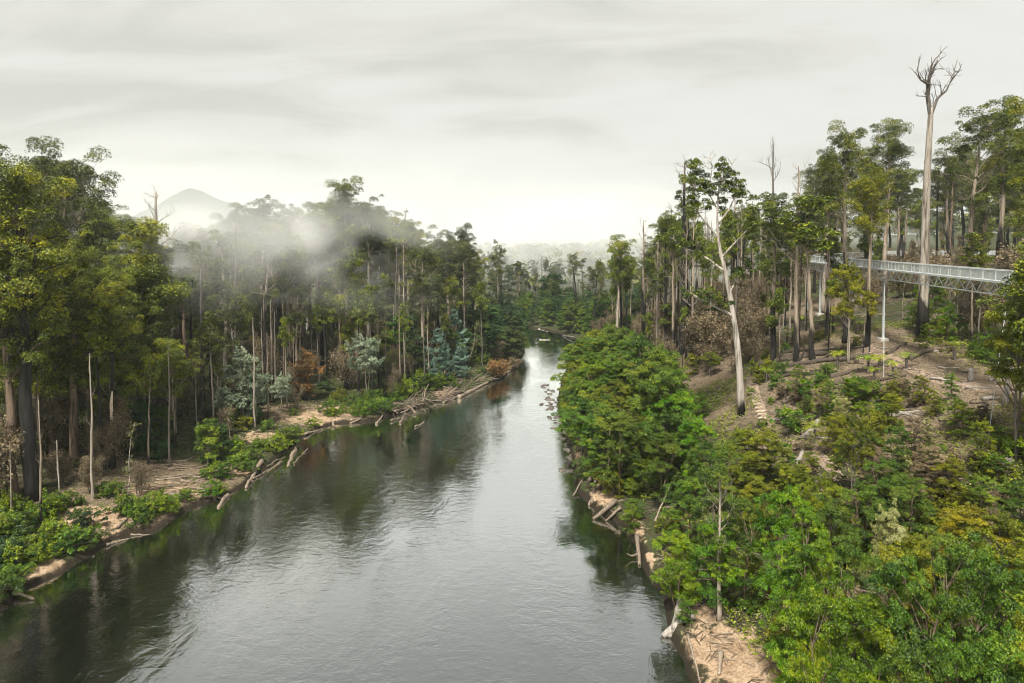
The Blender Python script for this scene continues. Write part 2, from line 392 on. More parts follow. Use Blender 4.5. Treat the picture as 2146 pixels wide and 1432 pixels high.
for a in [(1850, 760, 20, 14), (1760, 740, 22, 16), (1700, 720, 14, 14), (2080, 810, 14, 10), (1650, 800, 16, 12), (1600, 800, 6, 14), (1700, 900, 9, 9), (2000, 900, 12, 9), (1700, 640, 16, 18),
          (320, 1000, 16, 8), (250, 1060, 14, 6), (650, 870, 14, 8), (1500, 760, 14, 20)]:
    barev = np.maximum(barev, blob(*a))
barev = np.maximum(barev, 0.35 * np.exp(-((GD - 45) / 40) ** 2) * GS)
vattr("bare", barev)

# ------------------------------------------------------------------ river
m = NT('river')
geo = m.n("ShaderNodeNewGeometry").outputs["Position"]
gy_ = m.n("ShaderNodeSeparateXYZ", {0: geo}).outputs[1]
rough_zone = m.n("ShaderNodeMapRange", {0: m.math("ADD", gy_, m.math("MULTIPLY_ADD", m.noise(geo, 0.08, 3), 14.0, -7.0)), 1: 221.0, 2: 225.0, 3: 1.0, 4: 0.12}).outputs[0]
wA = m.noise(m.map(geo, (1.0, 1.7, 1)), 2.3, 3, 0.55, 0.6)
wB = m.noise(m.map(geo, (0.8, 1.2, 1), rot=(0, 0, 0.5)), 0.75, 3, 0.5, 0.8)
wC = m.noise(m.map(geo, (1.6, 0.6, 1), rot=(0, 0, -0.25)), 0.09, 4, 0.55, 0.8)
patch = m.ramp(wC, [(0.36, (0.28, 0.28, 0.28)), (0.62, (1.25, 1.25, 1.25))])
h = m.math("ADD", m.math("MULTIPLY", wA, 0.42), m.math("MULTIPLY", wB, 1.0))
h = m.math("MULTIPLY", m.math("MULTIPLY", h, patch), rough_zone)
nrm = m.bump(h, 0.5, 0.075)
fr = m.n("ShaderNodeFresnel", {0: 1.33, "Normal": nrm}).outputs[0]
fr = m.ramp(fr, [(0.0, (0.03,) * 3), (0.022, (0.16,) * 3), (0.05, (0.35,) * 3), (0.10, (0.80,) * 3), (0.16, (0.93,) * 3), (0.28, (1.0,) * 3)])
deep = m.n("ShaderNodeBsdfDiffuse", {0: rgb(0.0035, 0.0045, 0.004), "Normal": nrm}).outputs[0]
gl = m.n("ShaderNodeBsdfGlossy", {0: rgb(0.93, 0.96, 0.96), "Roughness": 0.03, "Normal": nrm}).outputs[0]
M['river'] = m.done(m.n("ShaderNodeMixShader", {0: fr, 1: deep, 2: gl}).outputs[0])
wb = MB()
wb.add([(-900, -250, 0), (260, -250, 0), (260, 420, 0), (-900, 420, 0)], [(0, 1, 2, 3)])
tag(wb.build('river', 'river'), kind='structure')

# ------------------------------------------------------------------ plant prototypes
def path(p0, d0, length, n, rng, wander=0.12, lift=0.0, droop=0.0):
    pts = [np.asarray(p0, float)]; d = unit(d0)
    for i in range(n):
        d = unit(d + rng.normal(size=3) * wander + np.array([0, 0, lift - droop * i / n]))
        pts.append(pts[-1] + d * length / n)
    return np.array(pts)
def clump(mb, c, r, n, rng, size, flat=0.62, tint=0.5, spread=0.22, low=-0.35, asp=0.45):
    d = rng.normal(size=(n, 3)); d /= np.linalg.norm(d, axis=1)[:, None]
    neg = d[:, 2] < low; d[neg, 2] *= -1
    rad = r * (0.45 + 0.55 * rng.random(n) ** 0.6) * (0.85 + 0.3 * rng.random())
    P = np.asarray(c) + d * rad[:, None] * np.array([1, 1, flat])
    N = d * 0.6 + np.array([0, 0, 0.55]) + rng.normal(size=(n, 3)) * 0.55
    s = size * (0.65 + 0.7 * rng.random(n))
    mb.leaves(P, N, s, s * asp, rng, np.clip(tint + rng.normal(size=n) * spread, 0, 1))

def make_euc(seed, H=40.0, cb=0.55, spread=5.5, limbs=16, lean=0.03, clump_r=1.5, per=110, leaf=0.175, dead=0.0, r0=0.62, low_tufts=0, twist=0.02):
    """tall gum: long bole, rising limbs, umbrella-like leaf clumps at their ends; `dead` = share of bare limbs"""
    rng = np.random.default_rng(seed); W, Lf = MB(), MB()
    n = 16; t = np.linspace(0, 1, n); a = rng.random() * 6.28
    wob = np.cumsum(rng.normal(size=(n, 2)) * twist * H / n * 2.2, axis=0)
    stem = np.stack([lean * H * t * math.cos(a) + wob[:, 0], lean * H * t * math.sin(a) + wob[:, 1], t * H * 0.86 - 0.8], -1)
    stem[0, :2] = 0
    rad = r0 * (1.12 - t) ** 0.75; rad[0] *= 1.45; rad[1] *= 1.08
    W.tube(stem, rad, 9)
    at = lambda q: np.array([np.interp(q, t, stem[:, i]) for i in range(3)])
    az = rng.random() * 6.28
    jobs = [(cb + (0.98 - cb) * ((i + rng.random() * 0.8) / limbs) ** 0.9, 1.0) for i in range(limbs)]
    jobs += [(0.25 + (cb - 0.25) * rng.random(), 0.35) for i in range(low_tufts)]
    for q, k in jobs:
        az += 2.399 + rng.normal() * 0.5; p0 = at(min(q, 0.99)); u = (q - cb) / (1 - cb + 1e-6)
        uu = max(0.0, min(1.0, u)); L = spread * k * (0.45 + 0.7 * math.sin(math.pi * (0.12 + 0.70 * uu))) * (0.65 + 0.55 * rng.random()); el = R(22 + 44 * uu + rng.normal() * 10)
        d = np.array([math.cos(az) * math.cos(el), math.sin(az) * math.cos(el), math.sin(el)])
        lp = path(p0, d, L, 6, rng, 0.20, 0.10); lr = max(0.05, 0.40 * np.interp(q, t, rad) * (0.5 + 0.5 * k))
        W.tube(lp, np.linspace(lr, lr * 0.3, 7), 5, cap=False)
        bare = rng.random() < dead
        for j in range(6 if not bare else 7):
            s = 0.35 + 0.65 * (j + rng.random()) / 6 if j < 6 else 0.3 + 0.7 * rng.random()
            i0 = min(6, int(s * 6)); b = lp[i0]
            d2 = unit(unit(lp[min(6, i0 + 1)] - lp[max(0, i0 - 1)]) * 0.8 + rng.normal(size=3) * 0.65 + np.array([0, 0, 0.35]))
            sl = L * (0.24 + 0.34 * rng.random())
            spth = path(b, d2, sl, 4, rng, 0.25, 0.12); sr = lr * 0.32
            W.tube(spth, np.linspace(sr, sr * 0.35, 5), 4, cap=False)
            if bare:
                for _ in range(2):
                    W.tube(path(spth[2 + rng.integers(3)], d2 + rng.normal(size=3) * 0.7, sl * 0.6, 3, rng, 0.2, 0.1), np.linspace(sr * 0.5, sr * 0.2, 4), 3, cap=False)
            else:
                r = clump_r * (0.45 + 0.9 * rng.random()) * (0.75 + 0.25 * k)
                tint = np.clip(0.45 + rng.normal() * 0.2, 0.05, 0.95)
                clump(Lf, spth[-1] + np.array([0, 0, r * 0.1]), r, int(per * (r / clump_r) ** 1.6), rng, leaf, 0.78, tint)
                if rng.random() < 0.5:
                    clump(Lf, spth[2] + rng.normal(size=3) * 0.4, r * 0.7, int(per * 0.4), rng, leaf, 0.85, tint)
    return ('euc', W.mesh('trunk', 'bark_low_burn', True), Lf.mesh('crown', 'leaf_euc') if Lf.nv else None, H, stem, t, rad)

def make_stag(seed, H=40.0, limbs=9, cb=0.72, spread=4.5, r0=0.6, fork=False, twigs=7, lean=0.02):
    rng = np.random.default_rng(seed); W = MB(); n = 16; t = np.linspace(0, 1, n)
    wob = np.cumsum(rng.normal(size=(n, 2)) * 0.02 * H / n * 2, axis=0); a = rng.random() * 6.28
    stem = np.stack([wob[:, 0] + lean * H * t * math.cos(a), wob[:, 1] + lean * H * t * math.sin(a), t * H * (0.86 if fork else 0.97) - 0.8], -1)
    rad = r0 * (1.10 - t) ** 0.65; rad[0] *= 1.5; rad[1] *= 1.1
    W.tube(stem, rad, 9)
    at = lambda q: np.array([np.interp(q, t, stem[:, i]) for i in range(3)])
    az = rng.random() * 6.28
    for i in range(limbs):
        q = cb + (1 - cb) * (i + rng.random()) / limbs; az += 2.4 + rng.normal() * 0.4
        L = spread * (1.1 - 0.5 * (q - cb) / (1 - cb)) * (0.6 + 0.6 * rng.random()); el = R(28 + rng.normal() * 14)
        lp = path(at(q), (math.cos(az) * math.cos(el), math.sin(az) * math.cos(el), math.sin(el)), L, 7, rng, 0.24, 0.15)
        lr = 0.42 * np.interp(q, t, rad); W.tube(lp, np.linspace(lr, lr * 0.18, 8), 5, cap=False)
        for j in range(twigs):
            b = lp[2 + rng.integers(6)]
            tp = path(b, rng.normal(size=3) * 0.6 + np.array([0, 0, 0.7]) + unit(lp[-1] - lp[0]) * 0.7, L * (0.25 + 0.3 * rng.random()), 4, rng, 0.22, 0.1)
            W.tube(tp, np.linspace(lr * 0.3, lr * 0.07, 5), 4, cap=False)
            for _ in range(2):
                W.tube(path(tp[1 + rng.integers(4)], rng.normal(size=3) * 0.6 + np.array([0, 0, 0.5]), L * 0.16, 3, rng, 0.2, 0.1), np.linspace(lr * 0.12, lr * 0.04, 4), 3, cap=False)
    return ('stag', W.mesh('trunk', 'bark_stag', True), None, H)

def make_dome(seed, H, prof, rx, nclump, cr, per, leaf, flat=0.65, trunk_r=0.18, stems=1, bark='bark_grey', mat='leaf_mid', fill=0.35, lump=0.25, limbs=14, asp=0.5, tint0=0.45, low=-0.35, spread=0.18, lobes=0):
    """crown from leaf clumps set on and inside an uneven envelope; prof = [(relative height, relative radius)]"""
    rng = np.random.default_rng(seed); W, Lf = MB(), MB(); P = np.array(prof)
    lob = rng.normal(size=(3, 2))
    tops = []
    for s in range(stems):
        off = rng.normal(size=2) * (rx * 0.22 if stems > 1 else 0.0)
        sp_ = path((off[0] * 0.3, off[1] * 0.3, -0.4), (off[0] * 0.25, off[1] * 0.25, H * 0.4), H * 0.86, 9, rng, 0.07, 0.05)
        W.tube(sp_, trunk_r * (0.75 if stems > 1 else 1) * np.linspace(1.2, 0.2, 10) ** 0.8, 6); tops.append(sp_)
    hs = rng.random(nclump * 3)
    hs = P[0, 0] + (P[-1, 0] - P[0, 0]) * hs; keep = rng.random(len(hs)) < np.interp(hs, P[:, 0], P[:, 1]) ** 1.0 + 0.08
    hs = hs[keep][:nclump]
    cs = []
    if lobes:
        lc = []
        for i in range(lobes):
            hl = P[0, 0] + (0.92 - P[0, 0]) * ((i + 0.5 * rng.random()) / lobes) ** 0.85; a = i * 2.399 + rng.normal() * 0.4
            rr = np.interp(hl, P[:, 0], P[:, 1]) * rx * (0.62 if hl < 0.85 else 0.25); lc.append((math.cos(a) * rr, math.sin(a) * rr, hl * H, rx * (0.34 + 0.20 * rng.random()), np.clip(tint0 + rng.normal() * 0.15, 0.1, 0.85)))
        for i in range(nclump):
            lx, ly, lz, lr, lt = lc[i % lobes]; d = rng.normal(size=3); d /= np.linalg.norm(d) + 1e-9
            if d[2] < -0.15: d[2] *= -0.6
            c = np.array([lx, ly, lz]) + d * lr * (0.72 + 0.38 * rng.random()) * np.array([1, 1, 0.85]); cs.append(c); r = cr * (0.45 + 0.75 * rng.random())
            clump(Lf, c, r, int(per * (r / cr) ** 1.7) + 6, rng, leaf, flat, np.clip(lt + rng.normal() * 0.13, 0, 1), spread, low, asp)
            if rng.random() < 0.12:
                od = unit(d * 0.6 + np.array([0, 0, 0.6]) + rng.normal(size=3) * 0.25)
                for q_, f_ in ((1.0, 0.55), (1.6, 0.35)): clump(Lf, c + od * r * q_, r * f_, int(per * f_ ** 1.7) + 4, rng, leaf * 0.9, 0.9, min(1, lt + 0.1), spread, low, asp)
        hs = []
    for h_ in hs:
        a = rng.random() * 6.283; rr = np.interp(h_, P[:, 0], P[:, 1]) * rx
        lobe = 1 + lump * (math.sin(a * 2 + lob[0, 0] * 3 + h_ * 4) * 0.6 + math.sin(a * 3 + lob[1, 0] * 4 - h_ * 7) * 0.5 + rng.normal() * 0.35)
        k = 1.0 if rng.random() > fill else rng.random() ** 0.5
        c = np.array([math.cos(a) * rr * lobe * k, math.sin(a) * rr * lobe * k, h_ * H + rng.normal() * 0.03 * H]); cs.append(c)
        r = cr * (0.55 + 0.8 * rng.random()); tint = np.clip(tint0 + rng.normal() * 0.19, 0.03, 0.97)
        clump(Lf, c, r, int(per * (r / cr) ** 1.7) + 6, rng, leaf, flat, tint, spread, low, asp)
        if k == 1.0 and rng.random() < 0.4:                      # a leading shoot that breaks the outline
            od = unit(np.array([c[0], c[1], 0.0]) * 0.5 / (rx + 1e-6) + np.array([0, 0, 0.75]) + rng.normal(size=3) * 0.3)
            for q_, f_ in ((1.0, 0.6), (1.6, 0.42), (2.1, 0.26)):
                clump(Lf, c + od * r * q_, r * f_, int(per * f_ ** 1.7) + 4, rng, leaf * 0.9, 0.9, min(1, tint + 0.1), spread, low, asp)
    for i in rng.permutation(len(cs))[:limbs]:
        c = cs[i]; sp_ = tops[rng.integers(len(tops))]; j = max(1, np.argmin(np.abs(sp_[:, 2] - c[2] * 0.72)))
        p0 = sp_[j]; mid = (p0 + c) / 2 + np.array([0, 0, -0.08 * H * rng.random()])
        u = np.linspace(0, 1, 5)[:, None]; lp = (1 - u) ** 2 * p0 + 2 * u * (1 - u) * mid + u ** 2 * c
        W.tube(lp, np.linspace(trunk_r * 0.4, trunk_r * 0.12, 5), 4, cap=False)
    return ('dome', W.mesh('trunk', bark, True), Lf.mesh('crown', mat), H)

def make_twiggy(seed, H, rx, stems=3, leaf_n=900, leaf=0.17, mat='leaf_brown', r0=0.09):
    """scorched understorey: thin forking stems and sparse dead leaf"""
    rng = np.random.default_rng(seed); W, Lf = MB(), MB(); tips = []
    for s in range(stems):
        a = rng.random() * 6.28; d = np.array([math.cos(a) * 0.22, math.sin(a) * 0.22, 1])
        st = path((math.cos(a) * 0.3, math.sin(a) * 0.3, -0.4), d, H * (0.75 + 0.25 * rng.random()), 9, rng, 0.10, 0.06)
        W.tube(st, np.linspace(r0, r0 * 0.2, 10), 5, cap=False)
        for j in range(13):
            i0 = 2 + rng.integers(8); az = rng.random() * 6.28
            b = path(st[i0], (math.cos(az), math.sin(az), 0.75), rx * (1.15 - i0 / 11) * (0.6 + 0.6 * rng.random()), 5, rng, 0.2, 0.12)
            W.tube(b, np.linspace(r0 * 0.4, r0 * 0.12, 6), 4, cap=False); tips += list(b[2:])
            for _ in range(6):
                tw = path(b[1 + rng.integers(5)], rng.normal(size=3) * 0.8 + np.array([0, 0, 0.6]), rx * 0.35, 3, rng, 0.25, 0.05)
                W.tube(tw, np.linspace(r0 * 0.2, r0 * 0.07, 4), 3, cap=False); tips += list(tw[1:])
    tips = np.array(tips); k = rng.integers(len(tips), size=leaf_n)
    C = tips[k] + rng.normal(size=(leaf_n, 3)) * 0.28; s = leaf * (0.6 + 0.8 * rng.random(leaf_n))
    Lf.leaves(C, rng.normal(size=(leaf_n, 3)) + np.array([0, 0, 0.5]), s, s * 0.5, rng, rng.random(leaf_n))
    return ('twiggy', W.mesh('trunk', 'bark_grey', True), Lf.mesh('crown', mat), H)

def make_fern(seed):
    rng = np.random.default_rng(seed); W, Lf = MB(), MB(); H = 1.6
    W.tube(path((0, 0, -0.3), (0, 0, 1), H + 0.3, 5, rng, 0.05), np.linspace(0.2, 0.16, 6), 7)
    for i in range(15):
        az = i * 2.399; fp = path((0, 0, H), (math.cos(az), math.sin(az), 1.1), 1.9, 8, rng, 0.05, 0.0, 0.55)
        d = np.gradient(fp, axis=0); d /= np.linalg.norm(d, axis=1)[:, None]; sd = np.cross(d, [0, 0, 1]); sd /= np.linalg.norm(sd, axis=1)[:, None] + 1e-9
        w = np.array([0.06, 0.2, 0.28, 0.32, 0.31, 0.27, 0.2, 0.12, 0.03])[:, None]
        t0 = 0.35 + 0.5 * rng.random()
        for j in range(8):
            for sg in (-1, 1):
                a_, b_ = fp[j], fp[j] * 0.45 + fp[j + 1] * 0.55
                Lf.add([a_, b_, b_ + sg * sd[j] * w[j] - [0, 0, 0.05], a_ + sg * sd[j] * w[j] + d[j] * 0.08 - [0, 0, 0.05]], [(0, 1, 2, 3)], [t0])
    return ('fern', W.mesh('trunk', 'bark_grey', True), Lf.mesh('fronds', 'leaf_fern'), H + 1.0)

CON = [(0.06, 0.55), (0.18, 0.95), (0.35, 1.0), (0.55, 0.82), (0.75, 0.55), (0.92, 0.24), (1.0, 0.06)]
OVAL = [(0.10, 0.55), (0.25, 0.9), (0.45, 1.0), (0.65, 0.95), (0.82, 0.7), (0.95, 0.35), (1.0, 0.1)]
UMB = [(0.42, 0.35), (0.55, 0.8), (0.70, 1.0), (0.84, 0.85), (0.95, 0.5), (1.0, 0.15)]
BUSH = [(0.05, 0.8), (0.25, 1.0), (0.5, 0.95), (0.75, 0.7), (0.95, 0.3)]
P = {}
P['euc'] = [make_euc(11, 42, 0.60, 6.0, 17, clump_r=1.40, per=196), make_euc(12, 40, 0.64, 5.8, 15, clump_r=1.32, per=196), make_euc(13, 38, 0.52, 5.4, 18, clump_r=1.28, per=184, low_tufts=6),
            make_euc(14, 44, 0.66, 7.0, 16, clump_r=1.48, per=207), make_euc(15, 36, 0.46, 5.0, 18, clump_r=1.24, per=172, low_tufts=8)]
P['euc_big'] = [make_euc(21, 46, 0.52, 8.0, 26, clump_r=1.52, per=231, r0=0.95), make_euc(22, 44, 0.46, 8.5, 28, clump_r=1.52, per=231, r0=0.85)]
P['euc_low'] = [make_euc(25, 26, 0.40, 6.2, 22, clump_r=1.45, per=297, r0=0.4, leaf=0.16), make_euc(26, 24, 0.45, 5.6, 20, clump_r=1.4, per=297, r0=0.36, leaf=0.16), make_euc(27, 22, 0.50, 4.8, 16, clump_r=1.3, per=280, r0=0.3, leaf=0.16)]
P['euc_sparse'] = [make_euc(31, 40, 0.55, 5.6, 18, clump_r=1.15, per=166, dead=0.35, r0=0.5), make_euc(32, 40, 0.62, 5.0, 15, clump_r=1.1, per=166, dead=0.3, r0=0.5),
                   make_euc(33, 38, 0.45, 5.0, 18, clump_r=1.1, per=157, dead=0.4, r0=0.48, low_tufts=5), make_euc(34, 42, 0.58, 6.2, 20, clump_r=1.25, per=175, dead=0.25, r0=0.55, lean=0.05)]
P['pole'] = [make_euc(41, 24, 0.72, 2.3, 10, clump_r=0.8, per=60, r0=0.24, lean=0.03, leaf=0.2), make_euc(42, 26, 0.78, 2.0, 8, clump_r=0.8, per=60, r0=0.22, lean=0.05, leaf=0.2), make_euc(43, 22, 0.66, 2.6, 10, clump_r=0.85, per=60, r0=0.22, leaf=0.2)]
P['stag'] = [make_stag(51, 40, 10, 0.74, 5.0), make_stag(52, 38, 12, 0.6, 4.6, r0=0.5), make_stag(53, 34, 14, 0.5, 4.0, r0=0.45), make_stag(54, 40, 7, 0.8, 3.0, r0=0.55)]
P['snag'] = [make_stag(56, 18, 4, 0.5, 1.6, r0=0.28, twigs=3), make_stag(57, 20, 3, 0.7, 1.2, r0=0.3, twigs=2)]
P['wattle'] = [make_dome(61, 12, OVAL, 3.4, 85, 1.0, 120, 0.20, 0.6, 0.16, 2, 'bark_pale', 'leaf_silver', lump=0.4), make_dome(62, 12, UMB, 3.6, 65, 1.0, 120, 0.20, 0.55, 0.15, 2, 'bark_pale', 'leaf_silver', lump=0.45),
               make_dome(63, 14, CON, 3.2, 100, 0.95, 120, 0.20, 0.5, 0.16, 1, 'bark_grey', 'leaf_blue', lump=0.25)]
P['myrtle'] = [make_dome(71, 16, OVAL, 4.8, 190, 1.05, 130, 0.20, 0.6, 0.28, 1, 'bark_grey', 'leaf_myrtle', lump=0.3, lobes=13), make_dome(72, 18, CON, 4.6, 190, 1.05, 130, 0.20, 0.55, 0.28, 1, 'bark_grey', 'leaf_myrtle', lump=0.28, lobes=14),
               make_dome(73, 14, OVAL, 4.2, 150, 1.0, 120, 0.20, 0.6, 0.24, 2, 'bark_grey', 'leaf_myrtle', lump=0.35, lobes=11)]
P['fore'] = [make_dome(81, 11, OVAL, 3.6, 190, 0.60, 190, 0.086, 0.65, 0.16, 2, 'bark_brown', 'leaf_bright', lump=0.38, lobes=11), make_dome(82, 12, OVAL, 3.4, 190, 0.58, 190, 0.086, 0.6, 0.16, 2, 'bark_brown', 'leaf_mid', lump=0.42, lobes=10),
             make_dome(83, 12, CON, 3.3, 190, 0.58, 190, 0.086, 0.55, 0.17, 1, 'bark_brown', 'leaf_olive', lump=0.3, lobes=12), make_dome(84, 10, UMB, 3.6, 150, 0.6, 180, 0.088, 0.55, 0.16, 2, 'bark_grey', 'leaf_mid', lump=0.45, lobes=8, limbs=26),
             make_dome(85, 13, CON, 3.4, 200, 0.60, 190, 0.086, 0.6, 0.18, 1, 'bark_brown', 'leaf_bright', lump=0.36, lobes=13)]
P['shrub'] = [make_dome(91, 2.4, BUSH, 1.5, 46, 0.42, 70, 0.10, 0.7, 0.05, 3, 'bark_brown', 'leaf_bright', lump=0.35, limbs=10), make_dome(92, 2.2, BUSH, 1.6, 46, 0.40, 70, 0.10, 0.6, 0.05, 3, 'bark_brown', 'leaf_mid', lump=0.4, limbs=10),
              make_dome(93, 2.6, BUSH, 1.4, 40, 0.42, 60, 0.10, 0.65, 0.05, 3, 'bark_brown', 'leaf_olive', lump=0.45, limbs=14)]
P['scorch'] = [make_twiggy(101, 9, 3.3, 5, 4200, 0.115), make_twiggy(102, 11, 3.2, 4, 4200, 0.115), make_twiggy(103, 7, 3.0, 6, 4200, 0.115), make_twiggy(104, 13, 3.6, 4, 4600, 0.115)]
P['scorch_dense'] = [make_twiggy(105, 8, 3.2, 7, 9500, 0.13), make_twiggy(106, 10, 3.4, 6, 9500, 0.13)]
P['rust'] = [make_twiggy(107, 4, 1.8, 6, 3200, 0.13, 'leaf_rust', 0.05)]
P['deadbush'] = [make_dome(108, 9, OVAL, 1.9, 60, 0.7, 90, 0.15, 0.6, 0.1, 2, 'bark_grey', 'leaf_rust', lump=0.4)]
P['sapling'] = [make_twiggy(111, 10, 1.1, 1, 160, 0.16, 'leaf_euc_dull', 0.085), make_twiggy(112, 12, 1.2, 1, 220, 0.16, 'leaf_euc_dull', 0.09)]
P['fern'] = [make_fern(121), make_fern(122)]

NAMES = {'euc': ('eucalyptus_tree', 'tree'), 'euc_big': ('eucalyptus_tree', 'tree'), 'euc_sparse': ('open_crowned_eucalyptus', 'tree'), 'euc_low': ('young_eucalyptus', 'tree'), 'pole': ('slender_eucalyptus', 'tree'), 'stag': ('dead_tree', 'dead tree'),
         'snag': ('dead_tree', 'dead tree'), 'wattle': ('wattle_tree', 'tree'), 'myrtle': ('myrtle_tree', 'tree'), 'fore': ('broadleaf_tree', 'tree'), 'shrub': ('shrub', 'shrub'), 'scorch': ('scorched_tree', 'tree'),
         'scorch_dense': ('scorched_tree', 'tree'), 'rust': ('dry_shrub', 'shrub'), 'deadbush': ('dry_shrub', 'shrub'), 'sapling': ('sapling', 'sapling'), 'fern': ('tree_fern', 'fern')}
PRND = random.Random(5)
def plant(kind, idx, p, h, label, group=None, bark=None, leaf=None, wide=1.0, rz=None, tilt=(0, 0)):
    proto = P[kind][idx % len(P[kind])]; nm, cat = NAMES[kind]
    e_ = bpy.data.objects.new(nm, None); col.objects.link(e_); e_.empty_display_size = 0.3
    e_.location = (float(p[0]), float(p[1]), float(p[2])); s = h / proto[3]
    e_.rotation_euler = (R(tilt[0]), R(tilt[1]), PRND.random() * 6.283 if rz is None else rz); e_.scale = (s * wide, s * wide, s)
    tag(e_, label, cat, group)
    for me, part in ((proto[1], 'trunk'), (proto[2], 'fronds' if kind == 'fern' else 'crown')):
        if me is None: continue
        o = bpy.data.objects.new(part, me); col.objects.link(o); o.parent = e_
        mat = bark if part == 'trunk' else leaf
        if mat: o.material_slots[0].link = 'OBJECT'; o.material_slots[0].material = M[mat]
    return e_
def plant_px(kind, idx, px, base, top, label, **k):
    p = ground(px, base); return plant(kind, idx, p, z_at(top, p) - p[2], label, **k)
def plant_d(kind, idx, px, depth, top, label, **k):
    p = spot(px, depth); return plant(kind, idx, p, z_at(top, p) - p[2], label, **k)

# ------------------------------------------------------------------ trees on the walkway bank, one by one
OPP, WALK = "forest on the bank opposite the walkway", "forest around the steel walkway"
SKL = np.array([(-200, 330), (0, 385), (40, 330), (90, 315), (150, 310), (185, 400), (240, 410), (300, 440), (340, 455), (400, 440), (470, 430), (540, 410), (620, 432), (700, 395), (760, 415), (830, 435), (900, 475), (960, 470), (1010, 530), (1050, 560), (1100, 570)])
SKR = np.array([(1220, 560), (1260, 500), (1320, 500), (1380, 430), (1450, 400), (1540, 400), (1600, 400), (1680, 410), (1720, 310), (1780, 270), (1860, 270), (1910, 320), (1960, 300), (2010, 240), (2070, 205), (2150, 165), (2400, 130)])

# tall pale stag with the split, antler-like top
def split_stag():
    p = spot(1933, 106); H = z_at(118, p) - p[2]; rng = np.random.default_rng(900); W = MB(); S_ = MB()
    q = lambda px, py: np.array([x_at(px, p[1], z_at(py, p)) - p[0], 0.0, z_at(py, p) - p[2]])
    root = bpy.data.objects.new('dead_tree', None); col.objects.link(root); root.location = p
    tag(root, 'tallest bare pale dead tree with a forked antler-like top, rising behind the walkway', 'dead tree')
    st = np.array([q(1933, 690) - [0, 0, 1.0], q(1935, 640), q(1937, 570), q(1939, 500), q(1941, 420), q(1944, 350), q(1947, 290), q(1950, 245), q(1951, 225)])
    W.tube(st, [1.0, 0.78, 0.70, 0.63, 0.56, 0.49, 0.43, 0.38, 0.32], 11)
    def limb(pts, r0, r1, dy=0.0, tw=6, tl=3.0):
        pp = np.array([q(*a) for a in pts]); pp[:, 1] += np.linspace(0, dy, len(pp))
        S_.tube(pp, np.linspace(r0, r1, len(pp)), 6, cap=False)
        for i in range(tw):
            b = pp[max(1, rng.integers(len(pp)))]
            tp = path(b, np.array([rng.normal() * 0.5, rng.normal() * 0.5, 1.0]), tl * (0.5 + 0.7 * rng.random()), 5, rng, 0.2, 0.08)
            S_.tube(tp, np.linspace(0.10, 0.03, 6), 4, cap=False)
            for _ in range(2): S_.tube(path(tp[2 + rng.integers(3)], rng.normal(size=3) + np.array([0, 0, 1.0]), tl * 0.4, 3, rng, 0.2), np.linspace(0.05, 0.02, 4), 3, cap=False)
    limb([(1950, 240), (1946, 205), (1947, 175), (1954, 155), (1962, 140), (1972, 124)], 0.40, 0.12, 0.8)
    limb([(1947, 180), (1946, 160), (1949, 142), (1950, 135)], 0.25, 0.10, -0.5, 4)
    limb([(1946, 178), (1936, 174), (1924, 170), (1917, 160)], 0.22, 0.08, -1.0, 7, 2.5)
    limb([(1951, 240), (1960, 222), (1968, 205), (1978, 197), (1990, 188), (1999, 172), (2008, 162)], 0.30, 0.06, 1.2, 9, 3.2)
    limb([(1944, 215), (1940, 205), (1938, 190)], 0.16, 0.05, -1.0, 2, 1.5)
    W.build('trunk', 'bark_stag', root, True); S_.build('bare_limbs', 'bark_grey', root, True)
split_stag()

